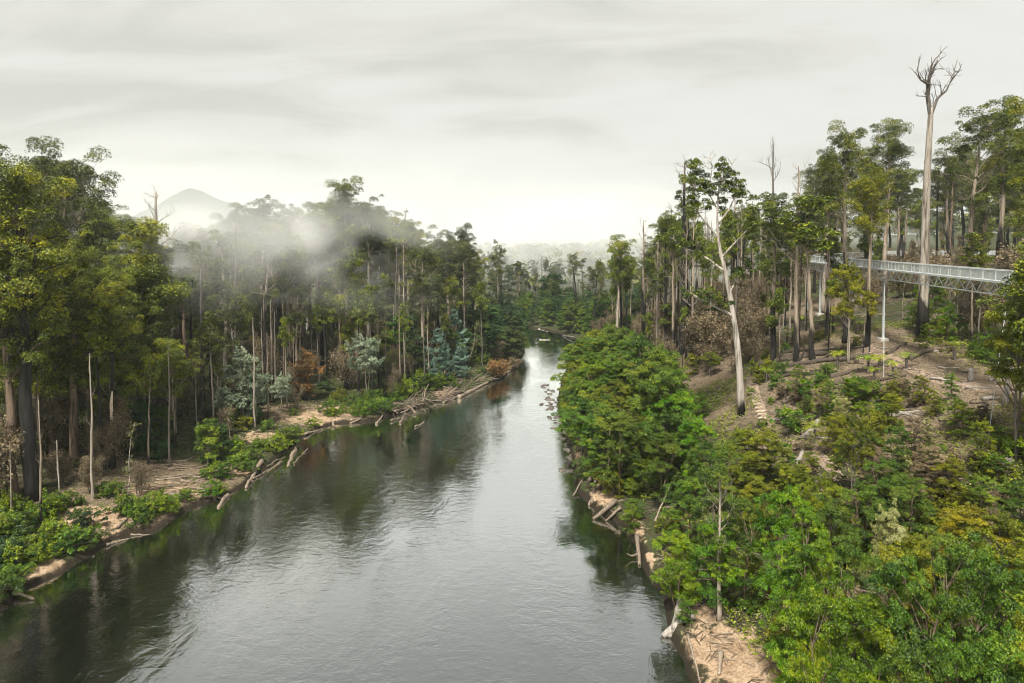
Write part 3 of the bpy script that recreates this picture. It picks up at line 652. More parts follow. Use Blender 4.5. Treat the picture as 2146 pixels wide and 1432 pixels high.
# the leaning white gum with its low limb
def white_gum():
    p = ground(1553, 872); q = lambda px, py: np.array([x_at(px, p[1], z_at(py, p)) - p[0], 0.0, z_at(py, p) - p[2]])
    rng = np.random.default_rng(901); W, Lf = MB(), MB()
    root = bpy.data.objects.new('eucalyptus_tree', None); col.objects.link(root); root.location = p
    tag(root, 'leaning smooth white-trunked eucalypt with one low bare limb beside the trail steps', 'tree')
    st = np.array([q(1554, 885), q(1552, 830), q(1550, 780), q(1545, 720), q(1538, 670), q(1530, 620), q(1520, 570), q(1510, 530), q(1505, 495), q(1503, 455), q(1505, 415), q(1508, 380), q(1510, 360)])
    W.tube(st, [0.66, 0.54, 0.49, 0.44, 0.40, 0.36, 0.31, 0.26, 0.21, 0.16, 0.12, 0.08, 0.05], 10)
    def limb(pts, r0, dy, ncl, cr, bare=False):
        pp = np.array([q(*a) for a in pts]); pp[:, 1] += np.linspace(0, dy, len(pp)); W.tube(pp, np.linspace(r0, r0 * 0.25, len(pp)), 6, cap=False)
        L = np.linalg.norm(pp[-1] - pp[0])
        for i in range(ncl):
            b = pp[min(len(pp) - 1, max(1, int(len(pp) * (0.35 + 0.65 * rng.random()))))]
            sp_ = path(b, rng.normal(size=3) * np.array([0.9, 1.0, 0.5]) + np.array([0, 0, 0.4]), 0.9 + 1.6 * rng.random(), 4, rng, 0.25, 0.08)
            W.tube(sp_, np.linspace(0.07, 0.025, 5), 4, cap=False)
            if not bare: [clump(Lf, sp_[-1 - 2 * kk] + rng.normal(size=3) * 0.5, cr * (0.5 + 0.7 * rng.random()), 110, rng, 0.17, 0.85, np.clip(0.45 + rng.normal() * 0.2, 0, 1)) for kk in (0, 1)]
            else: W.tube(path(sp_[2], rng.normal(size=3) + np.array([0, 0, 1.0]), 1.2, 3, rng, 0.2), np.linspace(0.04, 0.015, 4), 3, cap=False)
    limb([(1537, 665), (1522, 655), (1508, 648), (1490, 640), (1468, 628), (1445, 615)], 0.26, -2.0, 12, 0.8)
    limb([(1490, 640), (1475, 636), (1460, 630), (1445, 640)], 0.10, -1.0, 6, 0.6, True)
    limb([(1529, 615), (1545, 590), (1560, 575), (1572, 560)], 0.14, 2.0, 9, 0.75)
    limb([(1520, 570), (1490, 545), (1465, 530), (1440, 520), (1420, 500)], 0.20, 2.5, 16, 0.85)
    limb([(1512, 540), (1540, 505), (1560, 480), (1572, 455)], 0.18, -2.5, 14, 0.85)
    limb([(1506, 500), (1480, 470), (1458, 445), (1445, 415), (1450, 395)], 0.17, -1.5, 16, 0.85)
    limb([(1504, 470), (1530, 440), (1545, 415), (1548, 395)], 0.15, 2.0, 14, 0.8)
    limb([(1504, 440), (1490, 410), (1478, 385), (1470, 362)], 0.12, 1.5, 14, 0.8)
    limb([(1507, 400), (1515, 378), (1512, 355)], 0.09, -0.5, 9, 0.7)
    limb([(1505, 415), (1488, 380), (1490, 350), (1486, 335)], 0.08, -1, 6, 0.5, True)
    limb([(1507, 400), (1522, 370), (1530, 345)], 0.08, -1, 6, 0.5, True)
    W.build('trunk', 'bark_white', root, True); Lf.build('crown', 'leaf_euc_right', root)
white_gum()

plant_d('stag', 1, 1425, 150, 318, 'fire-blackened spire with bare upper branches behind the leaning white gum', bark='bark_burnt', wide=1.15)
plant_d('euc_sparse', 0, 1436, 155, 395, 'eucalypt with two-toned charred bole and ragged crown beside the blackened spire', bark='bark_half_burn', leaf='leaf_euc_right')
plant_d('euc_sparse', 2, 1395, 152, 430, 'ragged half-bare eucalypt on the riverward side of the blackened spire', bark='bark_burnt', leaf='leaf_euc_right', wide=1.1)
plant_px('euc', 1, 1292, 756, 485, 'thin pale-stemmed eucalypt with two-tiered green crown at the end of the bushy bank', bark='bark_pale', leaf='leaf_euc_right', wide=0.95)
plant_d('stag', 2, 1347, 172, 445, 'bare dead tree with a spreading top and blackened lower bole near the thin pale eucalypt', bark='bark_half_burn')
plant_d('stag', 3, 1302, 190, 520, 'short charred dead pole close behind the thin pale eucalypt', bark='bark_burnt')
plant_d('euc_sparse', 1, 1368, 195, 490, 'small dark-limbed eucalypt behind the spreading dead tree', bark='bark_burnt', leaf='leaf_euc_dull')
plant_d('stag', 3, 1213, 255, 533, 'leaning broken charred trunk standing alone before the misty far bank', bark='bark_burnt', tilt=(0, 6), wide=1.3)
plant_d('euc_sparse', 3, 1243, 235, 550, 'small crooked dark eucalypt beside the leaning broken trunk', bark='bark_burnt', leaf='leaf_euc_dull')
plant_px('euc', 2, 1617, 762, 385, 'eucalypt with blackened base and full green crown left of the walkway corner', bark='bark_half_burn', leaf='leaf_euc_right')
plant_d('stag', 0, 1622, 165, 282, 'dead spire with a few stubby bare arms above the green crowns', bark='bark_grey', wide=0.75)
plant_px('stag', 2, 1667, 762, 325, 'pale thin dead tree with fine bare twigs standing before the walkway corner', bark='bark_low_burn', wide=0.85)
plant_px('pole', 0, 1705, 757, 385, 'slim brown-barked eucalypt standing in front of the walkway columns', bark='bark_low_burn', leaf='leaf_euc_right', wide=1.5)
plant_px('pole', 1, 1733, 752, 560, 'slim entirely blackened pole tree beside the log-strewn clearing', bark='bark_burnt', leaf='leaf_euc_right')
plant_px('euc', 3, 1772, 718, 262, 'tall eucalypt with charred bole crossing in front of the walkway', bark='bark_half_burn', leaf='leaf_euc_right', wide=0.9)
plant_px('euc', 1, 1816, 728, 345, 'straight pale eucalypt with rounded yellow-green crown above the walkway', bark='bark_low_burn', leaf='leaf_olive', wide=0.8)
plant_px('pole', 2, 1822, 738, 600, 'thin blackened pole in the clearing next to the concrete footing', bark='bark_burnt', leaf='leaf_yellow', wide=0.8)
plant_px('pole', 1, 1808, 742, 590, 'pair-mate black pole with pale top in the clearing', bark='bark_half_burn', leaf='leaf_yellow', wide=0.8)
plant_px('fore', 3, 1778, 760, 553, 'young yellow-green umbrella-crowned tree partly hiding the walkway truss', bark='bark_pale', leaf='leaf_yellow', wide=0.55)
plant_d('euc_sparse', 3, 2020, 122, 212, 'tall forked eucalypt with streaked bark and open crown behind the walkway', bark='bark_low_burn', leaf='leaf_euc_right')
plant_d('euc', 0, 2082, 128, 190, 'dark-stemmed leafy eucalypt at the top of the hill past the walkway', bark='bark_half_burn', leaf='leaf_euc_right')
plant_d('euc', 3, 1850, 150, 250, 'broad airy eucalypt behind the yellow-green crown', bark='bark_low_burn', leaf='leaf_euc_right')
plant_d('euc', 0, 1722, 150, 300, 'eucalypt with drooping grey-green crown above the walkway corner', bark='bark_pale', leaf='leaf_euc_dull', wide=0.85)
plant_d('euc_big', 0, 2170, 82, 150, 'big dark leafy eucalypt overhanging the near end of the walkway', bark='bark_half_burn', leaf='leaf_euc_right', wide=0.9)
plant_d('euc_low', 1, 2178, 62, 480, 'leafy green tree hiding the near end of the walkway', bark='bark_grey', leaf='leaf_euc_right', wide=1.0)
plant_d('fore', 3, 2135, 66, 640, 'yellow-tipped young tree below the near end of the walkway', bark='bark_grey', leaf='leaf_olive', wide=0.7)
for i, (px, base, top) in enumerate([(1960, 690, 560), (1990, 688, 540), (2003, 684, 560), (2033, 735, 470), (2049, 728, 500), (2105, 706, 560), (1745, 700, 480), (1655, 700, 430), (1690, 690, 450), (1635, 772, 590), (1640, 690, 520)]):
    plant_px('pole', i, px, base, top, 'slim tan pole tree standing under and around the walkway', group='slim poles around the walkway', bark='bark_pale' if i % 3 else 'bark_low_burn', leaf='leaf_euc_right', wide=0.9)

# hillside forest behind (scattered)
rng = np.random.default_rng(77)
WALKPTS = np.array([(51, 45), (56, 75), (66, 152), (110, 205), (150, 208)], float)
def clear_of_walk(x, y): return seg_dist(np.array([x]), np.array([y]), WALKPTS)[0] > 4.0
def in_frame(px): return -120 < px < 2260
def scatter(n, xr, yr, dr, side, spacing, seed, test=None):
    r = np.random.default_rng(seed); out = []
    X = r.uniform(*xr, n * 30); Y = r.uniform(*yr, n * 30); Z, D, S = land(X, Y)
    for x, y, z, d, s in zip(X, Y, Z, D, S):
        if not (dr[0] < d < dr[1]) or bool(s) != side: continue
        px, py = pix((x, y, z))
        if not in_frame(px) or y < 15: continue
        if test and not test(x, y, z, d, px, py): continue
        if any((x - a[0]) ** 2 + (y - a[1]) ** 2 < spacing ** 2 for a in out): continue
        out.append((x, y, z, d, px, py))
        if len(out) >= n: break
    return out
BLOOK = {'bark_low_burn': 'scorched-footed', 'bark_pale': 'pale-barked', 'bark_half_burn': 'half-blackened', 'bark_brown': 'brown-barked', 'bark_burnt': 'black-boled'}
BARKS = ['bark_low_burn', 'bark_pale', 'bark_half_burn', 'bark_brown', 'bark_burnt', 'bark_half_burn']
for i, (x, y, z, d, px, py) in enumerate(scatter(95, (20, 230), (135, 300), (24, 220), True, 4.6, 1, lambda x, y, z, d, px, py: clear_of_walk(x, y) and px > 1370 and y > 165 - 0.25 * max(0, px - 1700) * 0.2)):
    top = np.interp(px, SKR[:, 0], SKR[:, 1]) + rng.uniform(5, 110); h_ = z_at(top, (x, y)) - z
    if h_ < 8: continue
    h_ = min(h_, rng.uniform(30, 46))
    kind = ['euc', 'euc', 'euc_sparse', 'euc', 'stag', 'euc_sparse'][rng.integers(6)] if px > 1700 else ['euc_sparse', 'stag', 'euc_sparse', 'euc', 'stag'][rng.integers(5)]
    if kind == 'stag': plant(kind, i, (x, y, z), h_, 'bare grey dead tree among the crowns on the hill behind the walkway', 'dead trees behind the walkway', bark=BARKS[rng.integers(6)], wide=0.8)
    else:
        bk = BARKS[rng.integers(6)]; look = BLOOK[bk] + (' open-crowned' if kind == 'euc_sparse' else ' full-crowned')
        plant(kind, i, (x, y, z), h_, look + ' green eucalypt in the forest rising behind the walkway', look + ' ' + WALK, bark=bk, leaf=['leaf_euc_right', 'leaf_euc_dull'][rng.integers(2)], wide=1.1)
# scorched brown understorey on this bank
def brown_river(x, y, z, d, px, py): return 1225 < px < 1600 and 620 < py < 790
def brown_zone(x, y, z, d, px, py):
    if not clear_of_walk(x, y): return False
    if 1230 < px < 1600 and 640 < py < 800: return True
    if px > 1600 and py < 690 and y > 112: return True
    return px > 1880 and 600 < py < 720
for i, (x, y, z, d, px, py) in enumerate(scatter(110, (10, 90), (85, 240), (8, 80), True, 2.3, 32, brown_river) + scatter(75, (15, 190), (85, 260), (10, 190), True, 2.6, 2, lambda *a: brown_zone(*a) and a[4] > 1600)):
    h_ = rng.uniform(5.5, 10.5) if px < 1600 else rng.uniform(6, 14)
    top = z_at(np.interp(px, [1220, 1300, 1420, 1600], [640, 600, 560, 520]), (x, y))
    plant('scorch_dense' if rng.random() < 0.5 else 'scorch', i, (x, y, z), max(3, min(h_, top - z)), 'twiggy scorched understorey tree with dead brown leaves on the walkway hillside', 'scorched understorey on the walkway hillside')
for i, (x, y, z, d, px, py) in enumerate(scatter(60, (15, 190), (85, 260), (10, 190), True, 3.0, 22, brown_zone)):
    plant('pole' if i % 3 else 'sapling', i, (x, y, z), rng.uniform(8, 17), 'thin grey sapling rising out of the scorched understorey by the walkway', 'saplings in the scorched understorey', bark=['bark_pale', 'bark_burnt', 'bark_low_burn'][i % 3], leaf='leaf_brown' if i % 2 else 'leaf_euc_right', wide=0.7)

for i, (x, y, z, d, px, py) in enumerate(scatter(64, (12, 120), (100, 245), (9, 110), True, 2.8, 44, lambda x, y, z, d, px, py: 1225 < px < 1650 and 630 < py < 765 and clear_of_walk(x, y))):
    h_ = min(rng.uniform(19, 40), z_at(np.interp(px, SKR[:, 0], SKR[:, 1]) + 20, (x, y)) - z); k = ['pole', 'pole', 'stag', 'euc_sparse'][i % 4]
    bk = ['bark_burnt', 'bark_half_burn', 'bark_pale', 'bark_low_burn'][rng.integers(4)]; lk = {'bark_burnt': 'black', 'bark_half_burn': 'half-charred', 'bark_pale': 'pale', 'bark_low_burn': 'tan'}[bk]
    plant(k, i, (x, y, z), max(8, h_), '%s thin %s trunk rising from the scorched scrub by the river' % (lk, {'pole': 'leafy', 'stag': 'bare', 'euc_sparse': 'ragged'}[k]), '%s %s trunks in the scorched scrub' % (lk, k.replace('euc_sparse', 'ragged')), bark=bk, leaf='leaf_euc_right', wide=0.6 if k == 'stag' else 0.75)

for i, (x, y, z, d, px, py) in enumerate(scatter(40, (15, 130), (100, 230), (12, 110), True, 2.6, 45, lambda x, y, z, d, px, py: 1350 < px < 1780 and 630 < py < 755 and clear_of_walk(x, y))):
    h_ = min(rng.uniform(20, 40), z_at(np.interp(px, SKR[:, 0], SKR[:, 1]) + 5, (x, y)) - z); bk = ['bark_grey', 'bark_half_burn', 'bark_low_burn', 'bark_burnt'][i % 4]
    lk = {'bark_grey': 'grey', 'bark_half_burn': 'half-charred', 'bark_low_burn': 'tan', 'bark_burnt': 'black'}[bk]
    plant('stag' if i % 3 else 'snag', i, (x, y, z), max(9, h_), lk + ' leafless stem standing on the burnt hillside between the leaning white gum and the walkway', lk + ' leafless stems on the burnt hillside', bark=bk, wide=0.5)

# ------------------------------------------------------------------ bushy riverside belt and foreground on the walkway bank
belt = [  # px, depth, top row, prototype, leaf, width
    (1256, 192, 748, 4, 'leaf_mid', 0.6), (1262, 184, 752, 1, 'leaf_mid', 0.65), (1240, 168, 780, 0, 'leaf_myrtle', 0.7), (1262, 172, 775, 2, 'leaf_olive', 0.8), (1310, 170, 738, 2, 'leaf_olive', 0.95), (1338, 165, 745, 4, 'leaf_olive', 0.8), (1380, 160, 790, 1, 'leaf_olive', 0.9),
    (1224, 148, 820, 1, 'leaf_mid', 0.75), (1245, 145, 800, 0, 'leaf_mid', 1.0), (1300, 146, 770, 2, 'leaf_olive', 1.0), (1350, 140, 800, 0, 'leaf_mid', 1.0), (1400, 138, 800, 4, 'leaf_olive', 0.9), (1450, 132, 790, 2, 'leaf_olive', 0.8), (1490, 126, 800, 3, 'leaf_olive', 0.9),
    (1215, 124, 870, 0, 'leaf_mid', 0.8), (1255, 122, 845, 4, 'leaf_bright', 0.9), (1300, 120, 830, 1, 'leaf_bright', 1.0), (1355, 116, 870, 1, 'leaf_mid', 1.0), (1410, 112, 850, 0, 'leaf_mid', 1.0), (1465, 108, 880, 1, 'leaf_mid', 0.9),
    (1250, 104, 930, 4, 'leaf_bright', 0.75), (1290, 102, 920, 0, 'leaf_bright', 0.9), (1340, 100, 930, 4, 'leaf_mid', 0.9), (1395, 96, 920, 1, 'leaf_mid', 1.0), (1330, 90, 985, 0, 'leaf_bright', 0.8), (1385, 88, 985, 1, 'leaf_mid', 0.9),
    (1565, 82, 895, 2, 'leaf_olive', 1.0), (1600, 80, 905, 2, 'leaf_olive', 1.0), (1540, 78, 940, 1, 'leaf_olive', 0.95), (1650, 76, 990, 2, 'leaf_olive', 0.8), (1590, 70, 1010, 2, 'leaf_olive', 0.9),
    (1475, 79, 925, 3, 'leaf_mid', 0.75), (1440, 72, 1000, 0, 'leaf_mid', 0.8), (1500, 68, 985, 1, 'leaf_mid', 0.9), (1420, 62, 1120, 0, 'leaf_bright', 0.8), (1500, 60, 1085, 1, 'leaf_bright', 0.8), (1560, 60, 1035, 4, 'leaf_mid', 0.8),
    (1640, 58, 1020, 0, 'leaf_bright', 0.8), (1690, 56, 1060, 4, 'leaf_bright', 0.8), (1740, 58, 1050, 0, 'leaf_mid', 0.8), (1800, 62, 1010, 1, 'leaf_mid', 0.8), (1850, 66, 960, 1, 'leaf_mid', 0.75), (1720, 66, 1000, 3, 'leaf_olive', 0.7),
    (1790, 70, 870, 3, 'leaf_olive', 0.55), (1880, 72, 890, 0, 'leaf_mid', 0.65), (1840, 78, 880, 2, 'leaf_olive', 0.6), (1950, 64, 930, 2, 'leaf_brown', 0.7), (1990, 62, 960, 2, 'leaf_olive', 0.7), (1900, 60, 1000, 1, 'leaf_mid', 0.8),
    (1650, 48, 1130, 0, 'leaf_bright', 0.7), (1705, 46, 1120, 4, 'leaf_bright', 0.7), (1780, 48, 1130, 1, 'leaf_mid', 0.75), (1860, 50, 1060, 2, 'leaf_cream', 0.55), (1900, 47, 1120, 1, 'leaf_olive', 0.75), (1960, 48, 1110, 0, 'leaf_mid', 0.8),
    (2030, 52, 1060, 3, 'leaf_yellow', 0.75), (2090, 50, 1080, 3, 'leaf_olive', 0.75), (2140, 56, 1040, 1, 'leaf_mid', 0.8), (2060, 60, 1000, 0, 'leaf_mid', 0.7), (2150, 66, 960, 2, 'leaf_olive', 0.6),
    (1740, 40, 1230, 0, 'leaf_bright', 0.65), (1810, 40, 1260, 1, 'leaf_bright', 0.7), (1880, 40, 1150, 4, 'leaf_mid', 0.7), (1950, 40, 1230, 1, 'leaf_mid', 0.7), (2030, 42, 1130, 0, 'leaf_mid', 0.7), (2110, 42, 1180, 1, 'leaf_mid', 0.75),
    (1680, 38, 1370, 0, 'leaf_bright', 0.6), (1790, 34, 1380, 4, 'leaf_bright', 0.6), (1900, 34, 1340, 1, 'leaf_mid', 0.65), (2000, 34, 1330, 1, 'leaf_mid', 0.65), (2080, 34, 1320, 0, 'leaf_mid', 0.65), (2160, 35, 1290, 2, 'leaf_olive', 0.6)]
LOOK = {'leaf_mid': 'mid-green', 'leaf_bright': 'bright green', 'leaf_olive': 'olive yellow-green', 'leaf_myrtle': 'dark green', 'leaf_brown': 'tawny half-dead', 'leaf_yellow': 'lime-yellow flat-topped', 'leaf_cream': 'cream-tipped'}
for px, dep, top, idx, lf, w in belt:
    p = spot(px, dep); h_ = max(4.5, z_at(top, p) - p[2])
    where = 'along the water below the hillside' if px < 1480 and dep > 85 else ('above the sandy bank' if px < 1700 else 'on the brushy slope below the walkway')
    plant('fore', idx, p, h_, '%s bushy tree %s' % (LOOK[lf], where), '%s bushes %s' % (LOOK[lf], where), leaf=lf, wide=w * min(1.5, max(0.9, 10.0 / h_)))
for i, (x, y, z, d, px, py) in enumerate(scatter(85, (5, 45), (84, 205), (0.3, 15), True, 2.5, 33, lambda x, y, z, d, px, py: px < 1470 and d > (7.5 if y > 160 else 2.6 if y > 135 else 0.3))):
    lf = ['leaf_mid', 'leaf_olive', 'leaf_mid', 'leaf_bright', 'leaf_olive', 'leaf_mid'][rng.integers(6)]
    plant('fore', i, (x, y, z), (rng.uniform(6.0, 10.5) if y < 155 else rng.uniform(4.0, 6.0)) + min(4.0, d * 0.35), '%s bushy tree along the water below the hillside' % LOOK[lf], '%s bushes along the water below the hillside' % LOOK[lf], leaf=lf, wide=rng.uniform(1.0, 1.3))
for i, (x, y, z, d, px, py) in enumerate(scatter(62, (25, 100), (50, 112), (12, 70), True, 2.6, 55, lambda x, y, z, d, px, py: px > 1640 and 815 < py < 1040 and clear_of_walk(x, y))):
    lf = ['leaf_mid', 'leaf_olive', 'leaf_bright', 'leaf_olive', 'leaf_mid', 'leaf_brown', 'leaf_cream'][rng.integers(7)]
    plant('fore', i, (x, y, z), rng.uniform(2.2, 5.0), '%s young tree in the brush on the upper slope' % LOOK[lf], '%s young trees on the upper slope' % LOOK[lf], leaf=lf, wide=rng.uniform(0.9, 1.3))
for i, (x, y, z, d, px, py) in enumerate(scatter(46, (3, 40), (56, 150), (0.2, 5), True, 1.9, 66, lambda x, y, z, d, px, py: not (1440 < px < 1600 and py > 1290))):
    lf = ['leaf_mid', 'leaf_bright', 'leaf_mid', 'leaf_olive'][i % 4]
    plant('fore', i, (x, y, z - 0.2), rng.uniform(1.6, 3.6), '%s low bush overhanging the water under the walkway bank' % LOOK[lf], '%s bushes overhanging the water' % LOOK[lf], leaf=lf, wide=rng.uniform(1.0, 1.5))
# slim tree with bare lower stem on the sand
plant_px('euc_sparse', 2, 1507, 1300, 900, 'slim crooked tree with bare stem standing on the near sandy bank', bark='bark_pale', leaf='leaf_mid', wide=0.95)
# shrubs and ferns over the slope
def slope_zone(x, y, z, d, px, py): return px > 1560 and py > 700 and clear_of_walk(x, y)
for i, (x, y, z, d, px, py) in enumerate(scatter(160, (15, 110), (32, 125), (7, 75), True, 1.8, 3, slope_zone)):
    lf = ['leaf_bright', 'leaf_mid', 'leaf_olive', 'leaf_mid', 'leaf_brown'][rng.integers(5)]
    clearing = 1640 < px < 1960 and 690 < py < 800
    if clearing and rng.random() < 0.75: continue
    name = {'leaf_brown': 'dry tawny', 'leaf_bright': 'bright green', 'leaf_mid': 'dark green', 'leaf_olive': 'olive'}[lf]
    plant('shrub', i, (x, y, z), rng.uniform(0.9, 2.6), '%s low shrub on the log-strewn slope' % name, '%s shrubs on the slope' % name, leaf=lf, wide=rng.uniform(0.8, 1.3))
for i, (px, py, h_) in enumerate([(1925, 700, 5), (1950, 715, 5), (1985, 720, 5.5), (2010, 715, 4.5), (1970, 690, 6), (1930, 660, 6), (2070, 760, 3.5), (2050, 745, 3), (2095, 790, 3.5), (1940, 735, 3.5), (1910, 690, 4)]):
    plant_px('fore', i, px, py, py - 10, 'vivid green thicket bush beneath the walkway', group='green thicket under the walkway', leaf='leaf_bright').scale = [h_ / 11 * 1.0] * 3
for i, (px, py) in enumerate([(1755, 770), (1818, 785), (1842, 782), (1872, 790), (1805, 700), (1748, 700), (1730, 690), (1605, 803), (1660, 715), (1790, 690), (1650, 725), (1705, 930), (2000, 755), (2075, 720), (2130, 950), (1900, 775), (1680, 690), (1830, 800)]):
    p = ground(px, py); plant('fern', i, p, rng.uniform(2.0, 3.0), 'yellow-green tree fern with arching fronds in the burnt clearing', 'tree ferns in the clearing')

# ------------------------------------------------------------------ opposite bank: the trees one can tell apart
plant_px('euc_big', 0, 72, 1045, 318, 'huge fire-blackened eucalypt with thick dark bole and towering crown by the sandy point', bark='bark_burnt', wide=0.95)
plant_d('euc_big', 1, 142, 112, 296, 'towering eucalypt with tufted double top poking above the mist', bark='bark_half_burn', leaf='leaf_euc_dull', wide=0.9)
plant_d('euc_big', 1, 30, 84, 480, 'broad yellow-green eucalypt canopy in front of the towering tufted one', bark='bark_brown', wide=0.95)
plant_d('euc_big', 0, 150, 96, 500, 'dense domed yellow-green eucalypt beside the huge blackened bole', bark='bark_brown', wide=0.9)
plant_d('euc_big', 1, 225, 108, 540, 'dense layered eucalypt over the twin black boles', bark='bark_half_burn', wide=0.85)
plant_d('euc', 2, 305, 116, 440, 'eucalypt with stacked dark leaf clumps beside a bare forked crown', bark='bark_half_burn', wide=0.9)
plant_d('stag', 1, 328, 130, 378, 'pale bare-limbed dead crown sticking out of the mist before the mountain', bark='bark_pale', wide=1.3)
plant_px('euc_sparse', 1, 24, 1032, 600, 'broken two-coloured young eucalypt close to the huge blackened bole', bark='bark_half_burn', wide=0.6)
strip_tree = plant_px('euc', 1, 234, 982, 560, 'black bole with a strip of orange bared wood behind the pile of pale poles', bark='bark_burnt', wide=0.8, rz=0.0)
def bared_strip(root, proto, q0, q1):
    stem, t, rad = proto[4:7]; b = MB(); qs = np.linspace(q0, q1, 9); n = len(qs); v = []
    for i, q in enumerate(qs):
        c = np.array([np.interp(q, t, stem[:, k]) for k in range(3)]); r = np.interp(q, t, rad) * 1.05; w = 0.75 * math.sin(math.pi * (0.12 + 0.76 * i / (n - 1)))
        for a in (-w, -w / 3, w / 3, w): v.append(c + np.array([math.sin(a + 0.55) * r, -math.cos(a + 0.55) * r, 0]))
    ii = np.arange(n - 1)[:, None] * 4 + np.arange(3)[None]; b.add(v, np.stack([ii, ii + 1, ii + 5, ii + 4], -1).reshape(-1, 4))
    b.build('bared_wood', 'timber', root, True)
bared_strip(strip_tree, P['euc'][1], 0.27, 0.47)
plant_px('pole', 0, 219, 985, 620, 'thin black stem leaning close to the bole with the orange strip', bark='bark_burnt')
plant_px('snag', 0, 126, 1052, 912, 'small white leafless tree with one side arm on the sandy bank', bark='bark_white')
plant_px('euc', 4, 330, 872, 500, 'eucalypt with flaking pale upper bark and black base', bark='bark_half_burn', wide=0.85)
plant_px('euc_sparse', 0, 342, 866, 560, 'black-boled eucalypt touching the one with flaking bark', bark='bark_burnt', wide=0.85)
plant_px('stag', 3, 590, 792, 455, 'tall straight blackened dead trunk fading into the mist', bark='bark_burnt', wide=1.2)
plant_d('euc_sparse', 3, 545, 172, 402, 'open-crowned eucalypt topping the mist near the mountain', bark='bark_low_burn', leaf='leaf_euc_dull')
plant_d('euc', 3, 722, 180, 374, 'tallest rounded eucalypt crown above the drifting mist', bark='bark_low_burn', leaf='leaf_euc_dull')
plant_d('euc_sparse', 1, 772, 178, 404, 'lacy eucalypt beside the tallest rounded crown', bark='bark_pale', leaf='leaf_euc_dull')
plant_px('euc_sparse', 3, 880, 752, 455, 'straight tan-trunked eucalypt with long clean bole above the dark riverside trees', bark='bark_pale', leaf='leaf_euc', wide=0.8)
plant_d('stag', 2, 850, 190, 425, 'twiggy dead top beside the straight tan-trunked eucalypt', bark='bark_grey', wide=0.9)
plant_d('euc_sparse', 2, 808, 178, 560, 'pale forked eucalypt stems below the mist', bark='bark_pale', leaf='leaf_euc', wide=0.8)
plant_d('euc', 0, 965, 205, 464, 'dark rounded eucalypt at the downstream end of the misty forest', bark='bark_half_burn', leaf='leaf_euc_dull', wide=0.9)
plant_d('euc_sparse', 1, 1042, 232, 500, 'lone slender eucalypt with small tufted top at the river bend', bark='bark_half_burn', leaf='leaf_euc_dull', wide=0.85)
plant_d('stag', 1, 1052, 236, 560, 'bare spreading dead tree beside the lone slender eucalypt', bark='bark_burnt', wide=1.2)
plant_px('wattle', 0, 512, 888, 742, 'pale silver-green wattle with billowing crown beside the bank', wide=0.85)
plant_px('wattle', 1, 470, 895, 815, 'low silvery wattle leaning out below the billowing one', wide=0.9)
plant_px('wattle', 1, 535, 890, 800, 'smaller silver wattle close to the water', wide=0.7)
plant_px('wattle', 1, 592, 868, 792, 'grey-green thin-stemmed wattle next to the rusty-leaved tree', wide=0.9)
plant_px('wattle', 1, 768, 838, 712, 'airy pale wattle with forked white stem', wide=0.85)
plant_px('wattle', 2, 920, 800, 694, 'blue-green conical wattle in tiers against the dark trees', wide=0.95)
plant_d('wattle', 2, 950, 176, 655, 'taller blue-green wattle behind the conical tiered one', wide=0.9)
plant_px('wattle', 2, 964, 792, 722, 'small blue-green wattle under the dark domed trees', wide=0.9)
plant_px('deadbush', 0, 645, 840, 738, 'small rusty orange-leaved dead tree in the forest edge', wide=1.0)
for i, (px, dep, top, lf, w) in enumerate([(1050, 208, 648, 'leaf_myrtle', 1.0), (1025, 204, 640, 'leaf_myrtle', 1.1), (990, 198, 650, 'leaf_myrtle', 1.0), (1060, 204, 690, 'leaf_myrtle', 0.9), (1045, 196, 690, 'leaf_myrtle', 0.9), (1000, 188, 700, 'leaf_myrtle', 0.9), (1068, 216, 672, 'leaf_myrtle', 0.85),
                                          (845, 168, 655, 'leaf_myrtle', 0.9), (815, 164, 690, 'leaf_mid', 0.8), (870, 166, 690, 'leaf_myrtle', 0.9), (850, 160, 740, 'leaf_mid', 0.8), (895, 164, 770, 'leaf_mid', 0.8), (940, 172, 690, 'leaf_mid', 0.8), (975, 184, 690, 'leaf_myrtle', 0.9), (825, 154, 780, 'leaf_bright', 0.7), (880, 158, 790, 'leaf_bright', 0.7)]):
    p = spot(px, dep); name = {'leaf_myrtle': 'dark glossy', 'leaf_mid': 'green', 'leaf_bright': 'light green'}[lf]
    plant('myrtle', i, p, max(3, z_at(top, p) - p[2]), '%s rounded rainforest tree hugging the bend opposite the walkway' % name, '%s rainforest trees on the bend' % name, leaf=lf, wide=w * 1.3)
plant_px('rust', 0, 1048, 790, 752, 'rust-orange dry shrub overhanging the driftwood log at the water', wide=1.5)
plant_px('rust', 0, 1078, 772, 748, 'smaller brown dry shrub at the tip of the driftwood bank', leaf='leaf_brown', wide=1.2)

